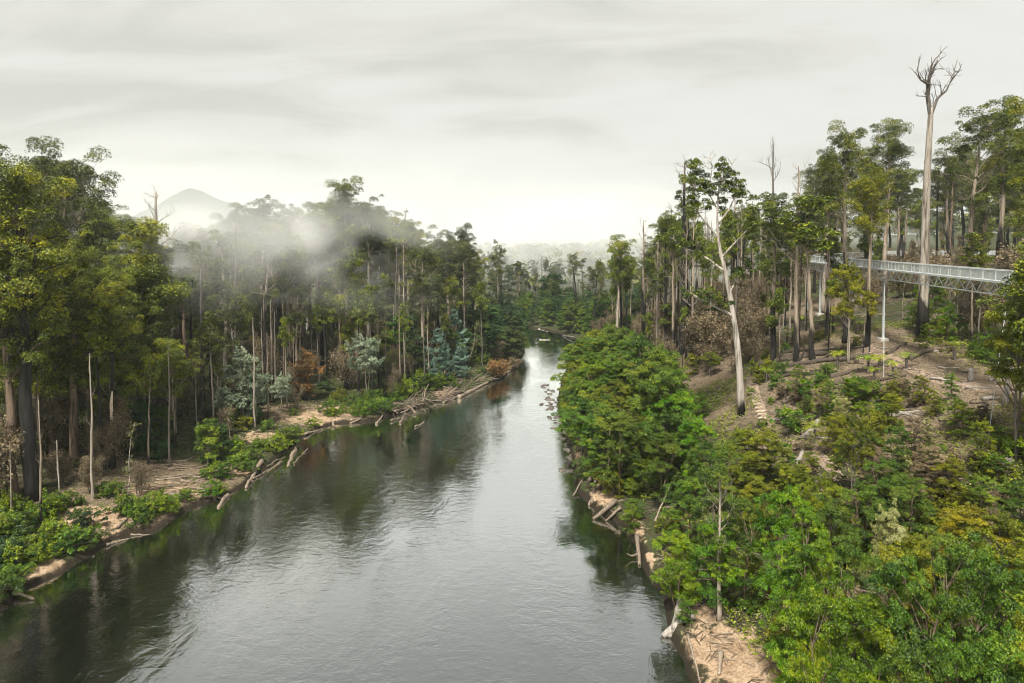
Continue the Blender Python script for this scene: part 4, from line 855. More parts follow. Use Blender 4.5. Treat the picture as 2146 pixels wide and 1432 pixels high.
# scattered forest on that bank
SK2 = lambda px: np.interp(px, SKL[:, 0], SKL[:, 1])
for i, (x, y, z, d, px, py) in enumerate(scatter(190, (-210, 20), (85, 330), (9, 120), False, 4.3, 4, lambda x, y, z, d, px, py: not (px > 1010 and y > 215) and y > 95 + 0.05 * px)):
    top = SK2(px) + rng.uniform(10, 170); h_ = min(z_at(top, (x, y)) - z, rng.uniform(22, 44))
    if i % 5 < 2: h_ = min(54, z_at(SK2(px) + rng.uniform(2, 45), (x, y)) - z)
    if h_ < 6: continue
    kind = ['euc', 'euc', 'euc', 'euc_sparse', 'euc_sparse', 'stag'][rng.integers(6)]
    if kind == 'stag': plant(kind, i, (x, y, z), h_ * 0.9, 'grey leafless trunk inside the misty forest opposite the walkway', 'leafless trunks in the misty forest', bark=['bark_pale', 'bark_grey', 'bark_low_burn'][rng.integers(3)], wide=0.7)
    else:
        bk = BARKS[rng.integers(6)]; look = BLOOK[bk] + (' open-crowned' if kind == 'euc_sparse' else ' full-crowned')
        plant(kind, i, (x, y, z), h_, look + ' eucalypt packed into the misty forest opposite the walkway', look + ' ' + OPP, bark=bk, leaf=['leaf_euc', 'leaf_euc_dull', 'leaf_euc_dull'][rng.integers(3)], wide=1.1)
for i, (x, y, z, d, px, py) in enumerate(scatter(210, (-150, 5), (75, 225), (5, 60), False, 2.4, 5, lambda x, y, z, d, px, py: y > 80)):
    k = rng.random(); h_ = rng.uniform(5, 12) * min(1, 0.45 + d / 20)
    if k < 0.36: plant('scorch', i, (x, y, z), h_, 'twiggy scorched understorey tree in the forest opposite the walkway', 'scorched understorey opposite the walkway')
    elif k < 0.48: plant('scorch_dense', i, (x, y, z), h_ * 0.9, 'brown-leaved scorched tree in the forest opposite the walkway', 'brown-leaved trees opposite the walkway')
    elif k < 0.80: plant('sapling', i, (x, y, z), h_ * 1.2, 'thin pale-stemmed sapling at the foot of the misty forest', 'saplings at the foot of the misty forest', bark='bark_pale')
    else: plant('myrtle', i, (x, y, z), h_ * 0.8, 'small dark green understorey tree in the misty forest', 'green understorey of the misty forest', leaf=['leaf_mid', 'leaf_myrtle'][i % 2], wide=0.9)
for i, (x, y, z, d, px, py) in enumerate(scatter(120, (-110, -5), (60, 200), (7, 45), False, 2.2, 15)):
    bk = ['bark_pale', 'bark_grey', 'bark_low_burn', 'bark_burnt', 'bark_pale'][i % 5]; lk = {'bark_pale': 'pale', 'bark_grey': 'grey', 'bark_low_burn': 'tan', 'bark_burnt': 'black'}[bk]
    if i % 3: plant('snag', i, (x, y, z), rng.uniform(10, 24), lk + ' thin leafless stem inside the forest opposite the walkway', lk + ' leafless stems opposite the walkway', bark=bk, wide=0.55)
    else: plant('pole', i, (x, y, z), rng.uniform(14, 26), lk + ' slim leafy eucalypt stem inside the forest opposite the walkway', lk + ' slim leafy stems opposite the walkway', bark=bk, leaf='leaf_euc', wide=0.8)
for i, (x, y, z, d, px, py) in enumerate(scatter(38, (-150, 5), (80, 235), (7, 60), False, 5.0, 16, lambda x, y, z, d, px, py: y > 85 and (px < 380 or d > 30))):
    plant('euc_low', i, (x, y, z), rng.uniform(13, 25) * (1.1 if px < 400 else 0.85), 'leafy half-grown eucalypt with low layered crown opposite the walkway', 'half-grown eucalypts opposite the walkway', bark=['bark_brown', 'bark_half_burn'][i % 2], leaf='leaf_euc', wide=1.0)
for i, (px, dep, top) in enumerate([(110, 96, 560), (195, 98, 600), (30, 96, 560), (250, 106, 650), (300, 112, 560), (-10, 90, 640), (150, 104, 660)]):
    p = spot(px, dep); plant('euc_low', i, p, z_at(top, p) - p[2], 'dense yellow-green layered eucalypt crowding the huge blackened bole', 'layered eucalypts around the blackened bole', bark='bark_brown', leaf='leaf_euc')
for i, px in enumerate(range(345, 1000, 30)):
    dep = 176 + 34 * rng.random(); p = spot(px + rng.uniform(-10, 10), dep); top = SK2(px) + rng.uniform(0, 34)
    plant(['euc', 'euc_sparse', 'euc'][i % 3], i + 1, p, z_at(top, p) - p[2], 'tall grey-green eucalypt whose crown forms the skyline above the drifting mist', 'skyline eucalypts above the mist', bark=['bark_pale', 'bark_half_burn'][i % 2], leaf='leaf_euc_dull', wide=1.15)
# low green scrub along that bank
BANKSH = [(30, 1200, 3), (10, 1230, 2.4), (60, 1165, 2.6), (110, 1150, 3), (150, 1150, 2.6), (190, 1140, 2.2), (80, 1180, 2), (20, 1130, 3.2), (60, 1110, 2.6), (100, 1085, 3), (270, 1075, 2.4), (300, 1090, 2.6), (340, 1075, 2.4), (320, 1060, 2), (290, 1105, 2), (440, 1040, 2), (470, 1000, 2.6), (500, 985, 2.8),
          (490, 960, 3.0), (520, 970, 2.4), (540, 945, 2.0), (580, 945, 2.6), (610, 930, 2.8), (640, 915, 2.6), (665, 900, 2.4), (600, 950, 2.2), (770, 868, 3.2), (750, 872, 2.4), (800, 860, 3.0), (785, 845, 3.4), (850, 830, 4), (890, 815, 4), (830, 838, 3.2), (920, 812, 3.2), (230, 1040, 2.0), (560, 900, 2), (700, 872, 1.8), (395, 1045, 1.4), (140, 1060, 2.2), (20, 1090, 3), (5, 1290, 2.6), (0, 1255, 3.0)]
BR = random.Random(8)
BANKSH += [(a + BR.uniform(-28, 28), b + BR.uniform(-9, 6), c_ * BR.uniform(0.5, 0.85)) for a, b, c_ in BANKSH]
for i, (px, py, h_) in enumerate(BANKSH):
    if land(*[np.array([v]) for v in ground(px, py)[:2]])[1][0] < 0.4: continue
    lf = ['leaf_bright', 'leaf_mid', 'leaf_mid'][i % 3]; nm_ = 'bright green' if lf == 'leaf_bright' else 'dark green'
    plant('shrub', i, ground(px, py), h_ * 0.85, '%s spreading shrub on the bank opposite the walkway' % nm_, '%s bank shrubs opposite the walkway' % nm_, leaf=lf, wide=1.15)
for i, (x, y, z, d, px, py) in enumerate(scatter(62, (-110, 0), (60, 215), (3.5, 22), False, 2.2, 6)):
    if 250 < px < 460 and 970 < py < 1060: continue
    lf = ['leaf_mid', 'leaf_myrtle', 'leaf_olive'][i % 3]; nm_ = {'leaf_mid': 'green', 'leaf_myrtle': 'dark', 'leaf_olive': 'olive'}[lf]
    plant('shrub', i, (x, y, z), rng.uniform(0.9, 2.8), '%s small undergrowth bush at the foot of the misty forest' % nm_, '%s undergrowth of the misty forest' % nm_, leaf=lf, wide=1.1)

# ------------------------------------------------------------------ far bank beyond the bend
for i, (x, y, z, d, px, py) in enumerate(scatter(110, (-40, 75), (225, 330), (1.5, 45), True, 3.2, 7, lambda x, y, z, d, px, py: 1030 < px < 1330 and y > 236)):
    top = rng.uniform(615, 665) - 0.5 * max(0, d - 10)
    plant('myrtle', i, (x, y, z), max(5, min(17, z_at(top, (x, y)) - z)), 'blue-green rounded tree on the far bank beyond the rapids', 'rounded trees on the far bank', leaf=['leaf_myrtle', 'leaf_mid'][i % 2], wide=1.0)
for i, (x, y, z, d, px, py) in enumerate(scatter(70, (-60, 110), (275, 400), (18, 130), True, 5.0, 8, lambda x, y, z, d, px, py: 1010 < px < 1400)):
    top = rng.uniform(530, 600); h_ = min(36, z_at(top, (x, y)) - z)
    if h_ < 6: continue
    kind = ['euc_sparse', 'stag', 'scorch_dense', 'euc', 'euc_sparse'][i % 5]
    if kind == 'stag': plant(kind, i, (x, y, z), h_, 'bare tree fading into the mist beyond the far bank', 'bare trees beyond the far bank', bark='bark_grey')
    elif kind == 'scorch_dense': plant('myrtle', i, (x, y, z), min(h_, 18), 'dark rounded tree fading into the mist beyond the far bank', 'dark rounded trees beyond the far bank')
    else: plant(kind, i, (x, y, z), h_, 'grey-green eucalypt fading into the mist beyond the far bank', 'eucalypts beyond the far bank', leaf='leaf_euc_dull', bark='bark_half_burn')

for i, (x, y, z, d, px, py) in enumerate(scatter(46, (-40, 12), (190, 262), (1.0, 26), False, 3.4, 71, lambda x, y, z, d, px, py: 940 < px < 1105)):
    plant('myrtle', i, (x, y, z), rng.uniform(6, 13), 'dark evergreen packed along the inside of the river bend', 'evergreens inside the river bend', leaf='leaf_myrtle', wide=1.2)
# distant forest as one mass on the hills behind everything
rng = np.random.default_rng(99); df = MB()
X = rng.uniform(-1100, 1100, 2600); Y = rng.uniform(330, 1000, 2600); Z, D, S = land(X, Y)
for x, y, z, d in zip(X, Y, Z, D):
    if d < 8 or abs(x) > y * 1.0: continue
    h_ = rng.uniform(8, 17)
    for j in range(3):
        clump(df, (x + rng.normal() * 2.5, y + rng.normal() * 2.5, z + h_ * (0.5 + 0.25 * j)), rng.uniform(3, 5), 26, rng, 1.6, 0.9, rng.random(), 0.15)
tag(df.build('distant_forest', 'leaf_euc_dull'), 'grey-green forest covering the distant valley sides', 'forest', kind='stuff')

# mountain in the gap of the mist
mb_ = MB(); mx = np.linspace(-1150, -150, 90); my = np.linspace(1150, 1850, 50); MX, MY = np.meshgrid(mx, my)
pk = np.exp(-np.sqrt(((MX + 705) / np.where(MX < -705, 90, 120)) ** 2 + ((MY - 1500) / 190) ** 2 + 0.02)) * 98 + np.exp(-(((MX + 640) / 330) ** 2 + ((MY - 1520) / 260) ** 2)) * 75
pk = pk + 9 * vnoise(MX, MY, 60, 8) + 5 * vnoise(MX, MY, 22, 9) - 6
ii = np.arange(49)[:, None] * 90 + np.arange(89)[None]
mb_.add(np.stack([MX, MY, pk], -1).reshape(-1, 3), np.stack([ii, ii + 1, ii + 91, ii + 90], -1).reshape(-1, 4))
m = NT('mountain_forest'); geo = m.n("ShaderNodeNewGeometry").outputs["Position"]
n_ = m.noise(geo, 0.08, 5, 0.7); M['mountain'] = m.done(m.bsdf(m.ramp(n_, [(0.35, (0.012, 0.03, 0.025)), (0.65, (0.05, 0.075, 0.055))]), 0.95, 0.1, m.bump(n_, 1.0, 8.0)))
tag(mb_.build('mountain', 'mountain', smooth=True), kind='structure')

# ------------------------------------------------------------------ steel walkway
def build_walkway():
    root = bpy.data.objects.new('walkway', None); col.objects.link(root)
    A, B, C_, D_ = np.array([51.0, 45.0, 30.4]), np.array([66.0, 152.0, 30.4]), np.array([110.0, 205.0, 30.6]), np.array([152.0, 208.0, 30.8])
    root.location = (0, 0, 0)
    tag(root, 'galvanised steel treetop walkway with mesh sides and trussed underside', 'walkway')
    W2, RH, TD = 0.75, 1.25, 1.6
    mesh_m = NT('wire_mesh'); p = mesh_m.bsdf(rgb(0.55, 0.58, 0.57), 0.5, 0.4); t = mesh_m.n("ShaderNodeBsdfTransparent").outputs[0]
    wire = mesh_m.done(mesh_m.n("ShaderNodeMixShader", {0: 0.30, 1: t, 2: p}).outputs[0])
    part = lambda f, name, mat='steel': (lambda b: (f(b), b.build(name, mat, root))[1])(MB())
    for a, b in ((A, B), (B, C_), (C_, D_)):
        L = np.linalg.norm(b - a); dx = (b - a) / L; sd = unit(np.cross(dx, [0, 0, 1])); up = np.array([0, 0, 1.0]); ax = np.stack([dx, sd, up])
        n = max(3, int(round(L / 2.7))); st = L / n
        part(lambda q: q.box((a + b) / 2 + up * -0.05, (L, 2 * W2, 0.08), ax), 'deck')
        for s in (-1, 1):
            o = sd * s * W2
            part(lambda q: q.tube([a + o + up * RH, b + o + up * RH], [0.055, 0.055], 6), 'handrail')
            part(lambda q: q.box((a + b) / 2 + o * 1.06 + up * -0.04, (L, 0.10, 0.24), ax), 'edge_beam')
            for i in range(n):
                c0 = a + dx * st * i + o; part(lambda q: q.box(c0 + dx * st / 2 + up * (RH / 2 + 0.08), (st - 0.14, 0.012, RH - 0.1), ax), 'mesh_panel', wire)
            for i in range(n + 1):
                c0 = a + dx * st * i + o; part(lambda q: q.box(c0 + up * (RH / 2), (0.07, 0.07, RH), ax), 'post')
        part(lambda q: q.tube([a - up * TD, b - up * TD], [0.09, 0.09], 6), 'bottom_chord')
        for i in range(n + 1):
            t0 = a + dx * st * i; bt = t0 - up * TD
            for s in (-1, 1):
                part(lambda q: q.tube([t0 + sd * s * W2 - up * 0.12, bt], [0.05, 0.05], 5), 'truss_strut')
                if i < n: part(lambda q: q.tube([t0 + sd * s * W2 - up * 0.12, bt + dx * st], [0.045, 0.045], 5), 'truss_diagonal')
    def column(x, y, legs=1, r=0.2):
        z = height(x, y)
        for k in range(legs):
            xx = x + (k - (legs - 1) / 2) * 1.6; zz = height(xx, y)
            part(lambda q: (q.tube([(xx, y, zz - 0.3), (xx, y, 30.3 - TD)], [r, r * 0.9], 10), q.box((xx, y, 30.3 - TD - 0.1), (1.0, 1.0, 0.2))), 'support_column')
            part(lambda q: q.box((xx, y, zz + 0.05), (1.3, 1.3, 0.7)), 'footing', 'concrete')
    f = lambda y: A + (B - A) * (y - A[1]) / (B[1] - A[1])
    c = f(110); column(c[0], c[1]); c = B; column(c[0], c[1], 1); c = f(143); column(c[0], c[1], 1)
    c = (B + C_) / 2; column(c[0], c[1]); column(C_[0], C_[1])
    return f
wf = build_walkway()
def cable(p, q, label):
    b = MB(); b.tube(np.linspace(p, q, 8), np.full(8, 0.035), 5); o = b.build('stay_cable', 'steel'); tag(o, label, 'cable', None)
c = wf(110); cable(c - [0, 0, 1.5], ground(1852, 792), 'thin white stay cable from the walkway to the bare clearing')
c = wf(76); cable(c - [0, 0, 1.5], ground(2068, 942), 'long white stay cable running down through the brush below the walkway')

# ------------------------------------------------------------------ trail and steps
def trail(pts, w, name):
    G = np.array([ground(*p) for p in pts]); u = np.linspace(0, len(G) - 1, 70); X, Y = [np.interp(u, np.arange(len(G)), G[:, i]) for i in (0, 1)]
    tx, ty = np.gradient(X), np.gradient(Y); l = np.hypot(tx, ty); nx_, ny_ = -ty / l, tx / l
    v = []; K = 5
    for k in np.linspace(-1, 1, K):
        ww = w * (1 + 0.25 * vnoise(X, Y, 2.0, 11 + int(k > 0))); xx, yy = X + nx_ * k * ww, Y + ny_ * k * ww
        v.append(np.stack([xx, yy, land(xx, yy)[0] + 0.10 * (1 - k * k * 1.3)], -1))
    v = np.stack(v, 1); n = len(X); i = np.arange(n - 1)[:, None] * K + np.arange(K - 1)[None]
    b = MB(); b.add(v.reshape(-1, 3), np.stack([i, i + 1, i + K + 1, i + K], -1).reshape(-1, 4)); tag(b.build(name, 'trail', smooth=True), kind='structure'); return G
m = NT('trail_earth'); geo = m.n("ShaderNodeNewGeometry").outputs["Position"]
n_ = m.noise(geo, 2.5, 6, 0.65); M['trail'] = m.done(m.bsdf(m.ramp(n_, [(0.3, (0.10, 0.07, 0.05)), (0.5, (0.22, 0.165, 0.12)), (0.7, (0.34, 0.265, 0.20))]), 0.95, 0.1, m.bump(n_, 0.6, 0.08)))
trail([(1568, 765), (1575, 800), (1585, 835), (1600, 880), (1615, 895)], 0.8, 'trail')
trail([(1655, 930), (1685, 948), (1722, 962), (1745, 985), (1760, 1005)], 0.7, 'trail')
trail([(1765, 690), (1800, 715), (1850, 745), (1900, 768), (1960, 795), (2040, 812), (2146, 818)], 1.0, 'trail')
for i, py in enumerate((826, 843, 850, 857, 864, 871, 878)):
    p = ground(1580 + (py - 826) * 0.42, py); b = MB(); b.box((0, 0, 0.12), (1.7, 0.28, 0.2)); o = b.build('step', 'timber'); o.location = p; o.rotation_euler = (0, 0, 0.15 + 0.1 * (i % 2))
    tag(o, 'pale timber step edging set in the trail beside the white gum', 'step', 'timber steps on the trail')

# ------------------------------------------------------------------ logs, driftwood, stumps
LR = np.random.default_rng(300)
def log(p, q, r, mat, name, label, cat='log', group=None, branches=2, lift=0.0, bend=0.14, taper=0.55, drape=False):
    p, q = np.asarray(p, float), np.asarray(q, float); L = np.linalg.norm(q - p); n = max(4, int(L / 0.8) + 3)
    u = np.linspace(0, 1, n)[:, None]; pts = p * (1 - u) + q * u + np.cumsum(LR.normal(size=(n, 3)) * bend * L / n, axis=0); pts[:, 2] += lift
    if drape: pts[:, 2] = np.maximum(pts[:, 2], land(pts[:, 0], pts[:, 1])[0] + r * 0.55)
    b = MB(); rad = r * (1 - (1 - taper) * u[:, 0]) * (1 + 0.12 * LR.normal(size=n)); rad[0] *= 1.25
    o0 = pts[0].copy(); pts = pts - o0; b.tube(pts, rad, 8)
    for k in range(branches):
        s = 1 + LR.integers(max(1, n - 2)); d = unit((q - p)) * 0.7 + LR.normal(size=3) * 0.6
        bp = path(pts[s], d, L * (0.15 + 0.2 * LR.random()), 4, LR, 0.2, 0.03); b.tube(bp, np.linspace(r * 0.45, r * 0.12, 5), 5)
    o = b.build(name, mat, smooth=True); o.location = o0; tag(o, label, cat, group); return o
def log_px(a, b, r, mat, name, label, **k):
    g = k.pop('water', False); za = k.pop('z', None)
    P_, Q_ = ground(*a), ground(*b)
    if g: P_[2] = max(P_[2], 0.1); Q_[2] = max(Q_[2], 0.05)
    if za: P_[2] += za[0]; Q_[2] += za[1]
    P_[2] += r * 0.6; Q_[2] += r * 0.5
    return log(P_, Q_, r, mat, name, label, **k)
# burnt logs lying across the clearing
for i, (a, b, r) in enumerate([((1580, 772), (1780, 740), 0.5), ((1575, 788), (1830, 748), 0.46), ((1580, 803), (1710, 786), 0.36), ((1640, 742), (1700, 733), 0.3), ((1740, 795), (1800, 778), 0.3), ((1840, 800), (1900, 790), 0.25), ((1720, 812), (1770, 806), 0.24), ((1800, 780), (1870, 758), 0.34), ((1905, 755), (1955, 738), 0.42), ((1640, 850), (1700, 815), 0.28), ((1690, 742), (1820, 728), 0.26), ((1860, 745), (1900, 722), 0.34), ((1650, 757), (1700, 748), 0.28)]):
    log_px(a, b, r, 'wood_dark', 'fallen_log', 'charred log lying across the bare hillside clearing', group='charred logs in the clearing', drape=True, bend=0.02, taper=0.75)
log_px((1688, 920), (1730, 858), 0.5, 'wood_grey', 'fallen_log', 'thick grey fallen trunk pointing up the slope near the trail', branches=1)
log_px((1665, 980), (1682, 950), 0.4, 'wood_grey', 'fallen_log', 'short pale stump of log beside the lower trail', branches=1)
log_px((1865, 878), (1925, 862), 0.32, 'wood_grey', 'fallen_log', 'flat-lying split log in the brush on the slope', branches=1)
log_px((1880, 870), (1920, 872), 0.25, 'wood_grey', 'fallen_log', 'second split log alongside the flat-lying one', branches=0)
for i, (a, b, r) in enumerate([((2085, 990), (2146, 955), 0.34), ((2080, 800), (2146, 775), 0.3), ((2095, 730), (2146, 740), 0.16), ((2060, 840), (2100, 838), 0.25), ((2040, 900), (2060, 930), 0.3), ((2075, 800), (2120, 790), 0.24), ((2040, 1200), (2075, 1265), 0.16), ((2095, 1260), (2130, 1270), 0.2)]):
    log_px(a, b, r, 'wood_grey', 'fallen_log', 'weathered grey log in the brush uphill of the long cable', group='weathered logs in the brush')
for i in range(60):
    px, py = LR.uniform(1570, 2140), LR.uniform(705, 930); a = LR.uniform(-0.5, 0.6); L = LR.uniform(14, 55); dk = i % 2
    log_px((px, py), (px + L * math.cos(a), py - L * 0.5 * math.sin(a)), 0.07 + 0.12 * LR.random(), 'wood_dark' if dk else 'wood_grey', 'fallen_branch', ('blackened' if dk else 'grey') + ' fallen branch on the littered hillside below the walkway', cat='branch', group=('blackened' if dk else 'grey') + ' branches on the hillside', branches=LR.integers(3), drape=True)
for i in range(26):
    px, py = LR.uniform(1660, 1755), LR.uniform(1000, 1060); a = LR.uniform(-0.6, 0.6)
    log_px((px, py), (px + 30 * math.cos(a), py - 16 * math.sin(a)), 0.07 + 0.06 * LR.random(), 'driftwood', 'stick', 'pale broken branch in the tangle below the lower trail', cat='branch', group='branch tangle below the trail', branches=1, z=(0.1, 0.3))
for i, (px, py, h_) in enumerate([(1862, 815, 0.9), (1818, 810, 0.5), (1795, 762, 1.0), (1791, 725, 0.9), (1797, 700, 1.2), (1712, 690, 1.0), (2035, 800, 1.6), (2108, 850, 3.0)]):
    p = ground(px, py); b = MB(); b.tube([(0, 0, -0.3), (0, 0, h_ * 0.3), (0.03, 0.02, h_ * 0.75), (0.05, 0.02, h_)], [0.42, 0.33, 0.29, 0.27], 9); o = b.build('tree_stump', 'wood_dark' if i < 6 else 'wood_grey', smooth=True); o.location = p
    tag(o, 'charred tree stump standing in the hillside clearing' if i < 6 else 'tall pale splintered stump in the brush', 'stump', 'charred stumps in the clearing' if i < 6 else 'pale stumps in the brush')

# pile of pale poles on the opposite bank
for i in range(70):
    px, py = LR.uniform(255, 420), LR.uniform(972, 1042); a = LR.normal() * 0.16 + 0.1; L = LR.uniform(22, 62)
    log_px((px, py), (px + L * math.cos(a), py - L * 0.6 * math.sin(a)), 0.05 + 0.06 * LR.random(), 'driftwood', 'drift_pole', 'bleached thin pole in the flattened pile on the opposite bank', cat='pole', group='bleached poles piled on the bank', branches=0 if i % 3 else 1, z=(0.05 + 0.4 * LR.random(), 0.05 + 0.4 * LR.random()), bend=0.04)
# driftwood jam on the opposite bank
log_px((962, 848), (1068, 778), 0.36, 'driftwood', 'driftwood_log', 'longest pale driftwood log lying along the waterline below the rusty shrub', water=True, branches=0, bend=0.02, taper=0.7)
log_px((930, 862), (985, 826), 0.26, 'driftwood', 'driftwood_log', 'pale log propped at the downstream end of the driftwood jam', water=True, branches=1)
for i in range(110):
    u = LR.random(); px = 825 + 150 * u + LR.normal() * 8; py = 870 - 55 * u + LR.normal() * 9; a = LR.uniform(-1.3, 1.5); L = LR.uniform(10, 40)
    log_px((px, py), (px + L * math.cos(a), py - L * 0.7 * math.sin(a)), 0.04 + 0.09 * LR.random() ** 1.5, 'driftwood' if i % 3 else 'wood_dark', 'driftwood_log', 'tangled bleached limb in the driftwood jam under the forest edge', group='limbs of the driftwood jam', water=True, branches=LR.integers(3), z=(0.7 * LR.random(), 0.1 + 1.3 * LR.random()), bend=0.2)
for i in range(22):
    u = LR.random(); px = 990 + 75 * u; py = 806 - 36 * u + LR.normal() * 5; a = LR.uniform(-0.5, 1.2); L = LR.uniform(14, 30)
    log_px((px, py), (px + L * math.cos(a), py - L * 0.6 * math.sin(a)), 0.05 + 0.07 * LR.random(), 'driftwood', 'driftwood_log', 'short bleached snag between the longest log and the forest', group='short snags behind the longest log', water=True, branches=1, z=(0.2, 0.5))
for i, (a, b, r) in enumerate([((620, 955), (597, 1000), 0.34), ((548, 972), (505, 1030), 0.32), ((590, 985), (560, 1010), 0.2), ((640, 915), (685, 890), 0.2), ((478, 1045), (462, 1090), 0.3), ((700, 905), (690, 880), 0.16), ((735, 900), (760, 880), 0.12), ((560, 985), (600, 968), 0.1), ((530, 1010), (560, 990), 0.14), ((615, 1000), (640, 965), 0.12), ((790, 905), (800, 870), 0.18), ((820, 905), (845, 880), 0.16), ((870, 925), (912, 895), 0.12), ((840, 915), (850, 870), 0.22), ((870, 890), (850, 850), 0.2), ((30, 1252), (70, 1285), 0.24), ((40, 1205), (65, 1175), 0.1), ((245, 1110), (265, 1085), 0.16), ((275, 1128), (322, 1132), 0.1), ((225, 1150), (290, 1130), 0.14)]):
    P_, Q_ = ground(*a), ground(*b)
    P_[2] = max(P_[2], 0.0) + 0.25; Q_[2] = max(Q_[2], -0.1) + 0.1
    log(P_, Q_, r, 'driftwood', 'driftwood_log', 'stranded limb slanting from the opposite bank into the water', 'log', 'stranded limbs along the opposite bank', branches=i % 3)
# roots and snags under the walkway bank
for i, (a, b, r, lb) in enumerate([((1228, 998), (1205, 1050), 0.18, 'arched bleached root reaching into the water'), ((1238, 1000), (1228, 1052), 0.26, 'straight bleached root post standing in the water'), ((1250, 1010), (1238, 1058), 0.2, 'twisted root beside the straight post'), ((1262, 1020), (1235, 1068), 0.22, 'forked driftwood limb under the undercut sand'),
                                ((1290, 1060), (1244, 1108), 0.34, 'thick pale snag slanting off the undercut sand into the river'), ((1300, 1072), (1268, 1105), 0.2, 'thinner snag beside the thick slanting one'), ((1335, 1135), (1340, 1190), 0.28, 'bark-less log lining the sandy ledge'), ((1430, 1270), (1402, 1345), 0.40, 'heavy grey log leaning down the bank to the water'),
                                ((1450, 1300), (1390, 1350), 0.46, 'split heavy log with ragged end over the dark water'), ((1440, 1345), (1470, 1440), 0.12, 'long thin pole lying down the edge of the near sand'), ((1510, 1380), (1505, 1420), 0.22, 'short upright stub in the near sand'), ((1300, 1155), (1330, 1155), 0.06, 'thin dead twig over the dark water'), ((1372, 1130), (1405, 1085), 0.09, 'curved white dead branch against the riverside bushes'), ((1200, 985), (1222, 962), 0.22, 'dark log on the stony edge above the roots')]):
    P_, Q_ = ground(*a), ground(*b); P_[2] += 0.5; Q_[2] = max(Q_[2], -0.1) + 0.1
    if 'white' in lb: P_[2] += 1.5; Q_[2] += 4
    log(P_, Q_, r, 'driftwood' if i not in (7, 8, 13) else 'wood_grey', 'driftwood_log', lb, 'log', branches=1 + i % 2, bend=0.14 if i < 4 else 0.06)
for i, (a, b, r) in enumerate([((1086, 683), (1118, 688), 0.16), ((1128, 689), (1165, 700), 0.16), ((1180, 704), (1205, 713), 0.16), ((1130, 712), (1152, 713), 0.16)]):
    P_, Q_ = flat_point(*a), flat_point(*b); P_[2] = Q_[2] = 0.2; log(P_, Q_, r, 'wood_grey', 'driftwood_log', 'pale log lying at the foot of the far bank', 'log', 'logs along the far bank', branches=0)
# stones breaking the surface
rk = []
for s in range(3):
    b = MB(); r_ = np.random.default_rng(400 + s); th = np.linspace(0, math.pi, 5); ph = np.arange(8) / 8 * 6.283
    v = np.array([(math.sin(a) * math.cos(c_), math.sin(a) * math.sin(c_) * 0.7, math.cos(a) * 0.45) for a in th for c_ in ph]) * (0.8 + 0.35 * r_.random((40, 1)))
    i_ = np.arange(4)[:, None] * 8; j_ = np.arange(8)[None]; b.add(v, np.stack([i_ + j_, i_ + 8 + j_, i_ + 8 + (j_ + 1) % 8, i_ + (j_ + 1) % 8], -1).reshape(-1, 4)); rk.append(b.mesh('rock', 'rock', True))
for i in range(95):
    if i < 65: u = LR.random(); px, py = 1150 + 30 * u + LR.normal() * 12, 815 + 90 * u + LR.normal() * 8
    else: u = LR.random(); px, py = 1190 + LR.normal() * 9, 915 + 75 * u
    p = flat_point(px, py, 0.0); o = bpy.data.objects.new('rock', rk[i % 3]); col.objects.link(o); s_ = 0.3 + 0.45 * LR.random()
    o.location = (p[0], p[1], 0.02); o.scale = (s_ * 1.5, s_, s_ * 0.8); o.rotation_euler = (0, 0, LR.random() * 6.28); tag(o, 'dark wet stone breaking the surface of the shallows by the bushy bank', 'rock', 'stones in the shallows')

# ------------------------------------------------------------------ loose stuff on the ground
def cover(name, label, n, xr, yr, dr, side, leaf, mat, seed, test=None, stick=False, hmax=0.5, clear=None):
    r = np.random.default_rng(seed); X, Y = r.uniform(*xr, n), r.uniform(*yr, n); Z, D, S = land(X, Y)
    k = (D > dr[0]) & (D < dr[1]) & (S == side) & (vnoise(X, Y, 3.0, 20 + seed) + 0.6 * vnoise(X, Y, 9.0, 30 + seed) > -0.12)
    if clear is not None:
        for cx, cy_, rr in clear: k &= ((X - cx) ** 2 + (Y - cy_) ** 2 > (rr * (0.7 + 0.6 * r.random(n))) ** 2)
    X, Y, Z = X[k], Y[k], Z[k]; n = len(X); b = MB(); tint = np.clip(0.5 + 0.6 * vnoise(X, Y, 2.5, 6) + r.normal(size=n) * 0.2, 0, 1)
    if stick:
        a = r.random(n) * 6.28; L = leaf * (0.5 + r.random(n)); d = np.stack([np.cos(a), np.sin(a), r.normal(size=n) * 0.15], -1) * L[:, None]; c_ = np.stack([X, Y, Z + 0.06 + 0.1 * r.random(n)], -1)
        w = np.stack([-np.sin(a), np.cos(a), np.zeros(n)], -1) * 0.03; up = np.array([0, 0, 0.05])
        v = np.stack([c_ - d - w, c_ + d - w, c_ + d + up, c_ - d + up, c_ - d + w, c_ + d + w], 1)
        i0 = np.arange(n)[:, None] * 6; b.add(v.reshape(-1, 3), np.concatenate([i0 + np.array([0, 1, 2, 3]), i0 + np.array([3, 2, 5, 4])]))
    else:
        C = np.stack([X, Y, Z + hmax * r.random(n) ** 1.5], -1); s = leaf * (0.5 + r.random(n)); b.leaves(C, r.normal(size=(n, 3)) * 0.7 + np.array([0, 0, 0.8]), s, s * 0.5, r, tint)
    tag(b.build(name, mat), label, 'ground cover', kind='stuff')
cover('ground_cover', 'low green bracken and seedlings over the walkway slope', 170000, (10, 95), (35, 122), (5, 62), True, 0.13, 'leaf_fern', 1, hmax=0.7, clear=[(*ground(a, b_)[:2], rr) for a, b_, rr in ((1700, 755, 9), (1780, 745, 10), (1860, 765, 8), (1600, 800, 5), (1950, 790, 6), (2060, 812, 5))])
cover('ground_cover', 'low dark undergrowth on the floor of the misty forest', 50000, (-120, 5), (55, 220), (3, 45), False, 0.17, 'leaf_mid', 2)
